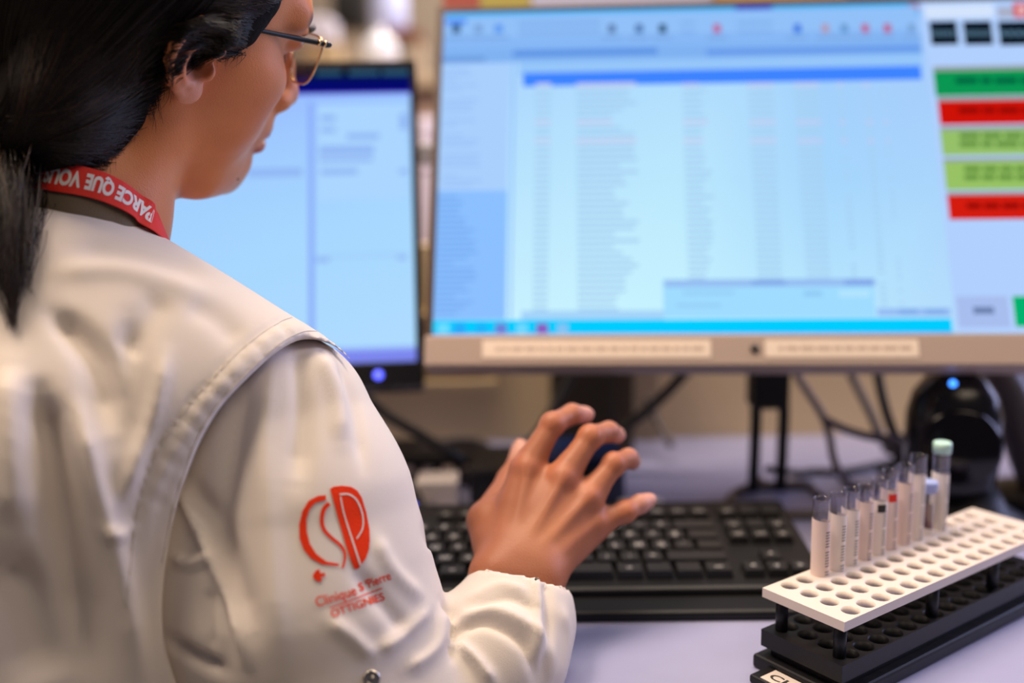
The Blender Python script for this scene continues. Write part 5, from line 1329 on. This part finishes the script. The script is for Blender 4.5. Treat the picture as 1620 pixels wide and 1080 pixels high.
# hair growing up from the nape, and fine loose hairs
paths = []
for k in range(900):
    t_ = rs.random(); p0 = (268-105*t_+rs.normal(0, 7), 105+145*t_+rs.normal(0, 12)); p2 = (rs.normal(40, 20), rs.normal(228, 9)); p1 = (.5*(p0[0]+p2[0])+rs.uniform(-10, 25), .5*(p0[1]+p2[1])+rs.uniform(-14, 22))
    q = laid(p0, p1, p2, rs.uniform(.0005, .003), 20, rs.random()*6)
    if q is not None: paths.append((q, rs.uniform(.5, 1.1)))
for k in range(700):
    edge = [(446, -6), (430, 8), (415, 19), (399, 27), (393, 48), (385, 68), (370, 86), (352, 92)]; t_ = rs.random()*6.99; i = int(t_); u = t_-i
    p0 = np.array(edge[i])*(1-u)+np.array(edge[i+1])*u+rs.normal(0, 2.5, 2); L = rs.uniform(18, 60); p2 = p0+np.array([-L, rs.uniform(-.75, -.05)*L]); p1 = (p0+p2)/2+np.array([0, rs.uniform(-2, 8)])
    q = laid(p0, p1, p2, rs.uniform(.0006, .002), 14, rs.random()*6)
    if q is not None: paths.append((q, rs.uniform(.7, 1.5)))
strands('nape_strands', paths, .00028, .0003, M['hair'], hair)
paths = []
for k in range(900):
    if rs.random() < .86:
        t_ = rs.random()**.8; p0 = (262-120*t_+rs.uniform(-20, 12), 105+130*t_+rs.uniform(-26, 12)); d = rs.uniform(-.7, .8); L = rs.uniform(14, 58)
        p1 = (p0[0]+L*.55*d+rs.uniform(-4, 14), p0[1]+L*.5); p2 = (p0[0]+L*d*rs.uniform(-.5, .7), p0[1]+L)
    else:
        p0 = (rs.uniform(335, 392), rs.uniform(34, 86)); L = rs.uniform(8, 26); p1 = (p0[0]+rs.uniform(-10, 2), p0[1]+L*.4); p2 = (p0[0]+rs.uniform(-26, -2), p0[1]+L)
    q = laid(p0, p1, p2, rs.uniform(.0004, .002), 12, rs.random()*6)
    if q is not None: paths.append((q, rs.uniform(.4, .9)))
strands('baby_hairs', paths, .00030, .00008, M['hair'], hair)
# ponytail: bundle leaving the tie and falling over the collar
def hp(px, py, bvs, off):
    q = hit(px, py, bvs, off); return P(px, py, .60) if q is None or (q-CAM)@FW > .68 else q
KW_ = H2W([KNOT])[0]
f = Field(axis(KW_[0]-.09, KW_[0]+.09, .0022), axis(KW_[1]-.15, KW_[1]+.09, .0022), axis(.90, KW_[2]+.06, .0022))
pt = [KW_, P(2, 266, .625), hp(0, 300, (bv_c, bv_h), .020), hp(-2, 345, (bv_c, bv_h), .014), hp(0, 385, (bv_c, bv_h), .010)]
f.path(pt, [.021, .017, .016, .012, .004], .010)
Vr, Fr = f.mesh(); pony = mesh_np('ponytail', Vr, Fr, M['hair'], hair)
paths = []
for k in range(1000):
    o1 = rs.normal(0, .0075, 3); o2 = o1*rs.uniform(.9, 1.5); e = rs.random()
    ex_, ey_ = (rs.uniform(-40, 55), rs.uniform(330, 470)) if e < .8 else (rs.uniform(10, 28), rs.uniform(450, 525))
    sc_ = (bv_c, bv_h); ex_ = max(ex_, -30); pts = [KW_+o1*.9, P(4, 266, .620)+o1*1.15, hp(4, 300, sc_, .022)+o2*1.2, hp(.5*(4+ex_), .5*(300+ey_), sc_, .014)+o2*.8, hp(ex_, ey_, sc_, rs.uniform(.001, .008))]
    paths.append((smooth_path(pts, 6), rs.uniform(.6, 1.3)))
strands('ponytail_strands', paths[:760], .00034, .00012, M['hair'], hair); strands('ponytail_strands', paths[760:], .00034, .00012, M['hair2'], hair)
paths = []
for k in range(46):
    x0 = rs.normal(34, 5); sc_ = (bv_c, bv_h); pts = [hp(x0+rs.normal(0, 6), 325, sc_, .020), hp(x0+2+rs.normal(0, 3), 390, sc_, .012), hp(26+rs.normal(0, 4), 440, sc_, .007), hp(20+rs.normal(0, 2.5), 490+rs.uniform(-20, 35), sc_, .003)]
    paths.append((smooth_path(pts, 6), rs.uniform(.7, 1.3)))
strands('loose_lock', paths, .00034, .0001, M['hair2'], hair)
# hair tie
bm = bmesh.new(); dK = P(14, 262, .615)-KW_; dK /= np.linalg.norm(dK); h1 = np.cross(dK, [0, 0, 1.]); h1 /= np.linalg.norm(h1); h2 = np.cross(dK, h1)
tube(bm, [KW_+.0215*(math.cos(a)*h1+math.sin(a)*h2) for a in np.linspace(0, 2*math.pi, 28, endpoint=False)], .0028, 8, closed=True); from_bm('hair_tie', bm, M['black'], hair, smooth=True)

# ---- stool under her
t = empty('lab_stool', (-.285, .60, 0), 'laboratory stool she sits on, below the frame', 'stool')
bm = bmesh.new(); lathe(bm, [(.05, .395), (.17, .40), (.185, .415), (.185, .440), (.17, .452), (.01, .455)], 32, Matrix.Translation((-.285, .63, 0))); from_bm('seat', bm, M['black'], t, smooth=True)
bm = bmesh.new(); lathe(bm, [(.025, .06), (.025, .40)], 16, Matrix.Translation((-.285, .63, 0))); from_bm('column', bm, M['steel'], t, smooth=True)
for k in range(5):
    a = 2*math.pi*k/5+.3; bm = bmesh.new(); tube(bm, [(-.285, .63, .07), (-.285+.26*math.cos(a), .63+.26*math.sin(a), .035)], .018, 10); from_bm('leg', bm, M['steel'], t)
    bm = bmesh.new(); lathe(bm, [(.02, 0), (.024, .01), (.02, .03)], 14, Matrix.Translation((-.285+.255*math.cos(a), .63+.255*math.sin(a), 0))); from_bm('caster', bm, M['black'], t)
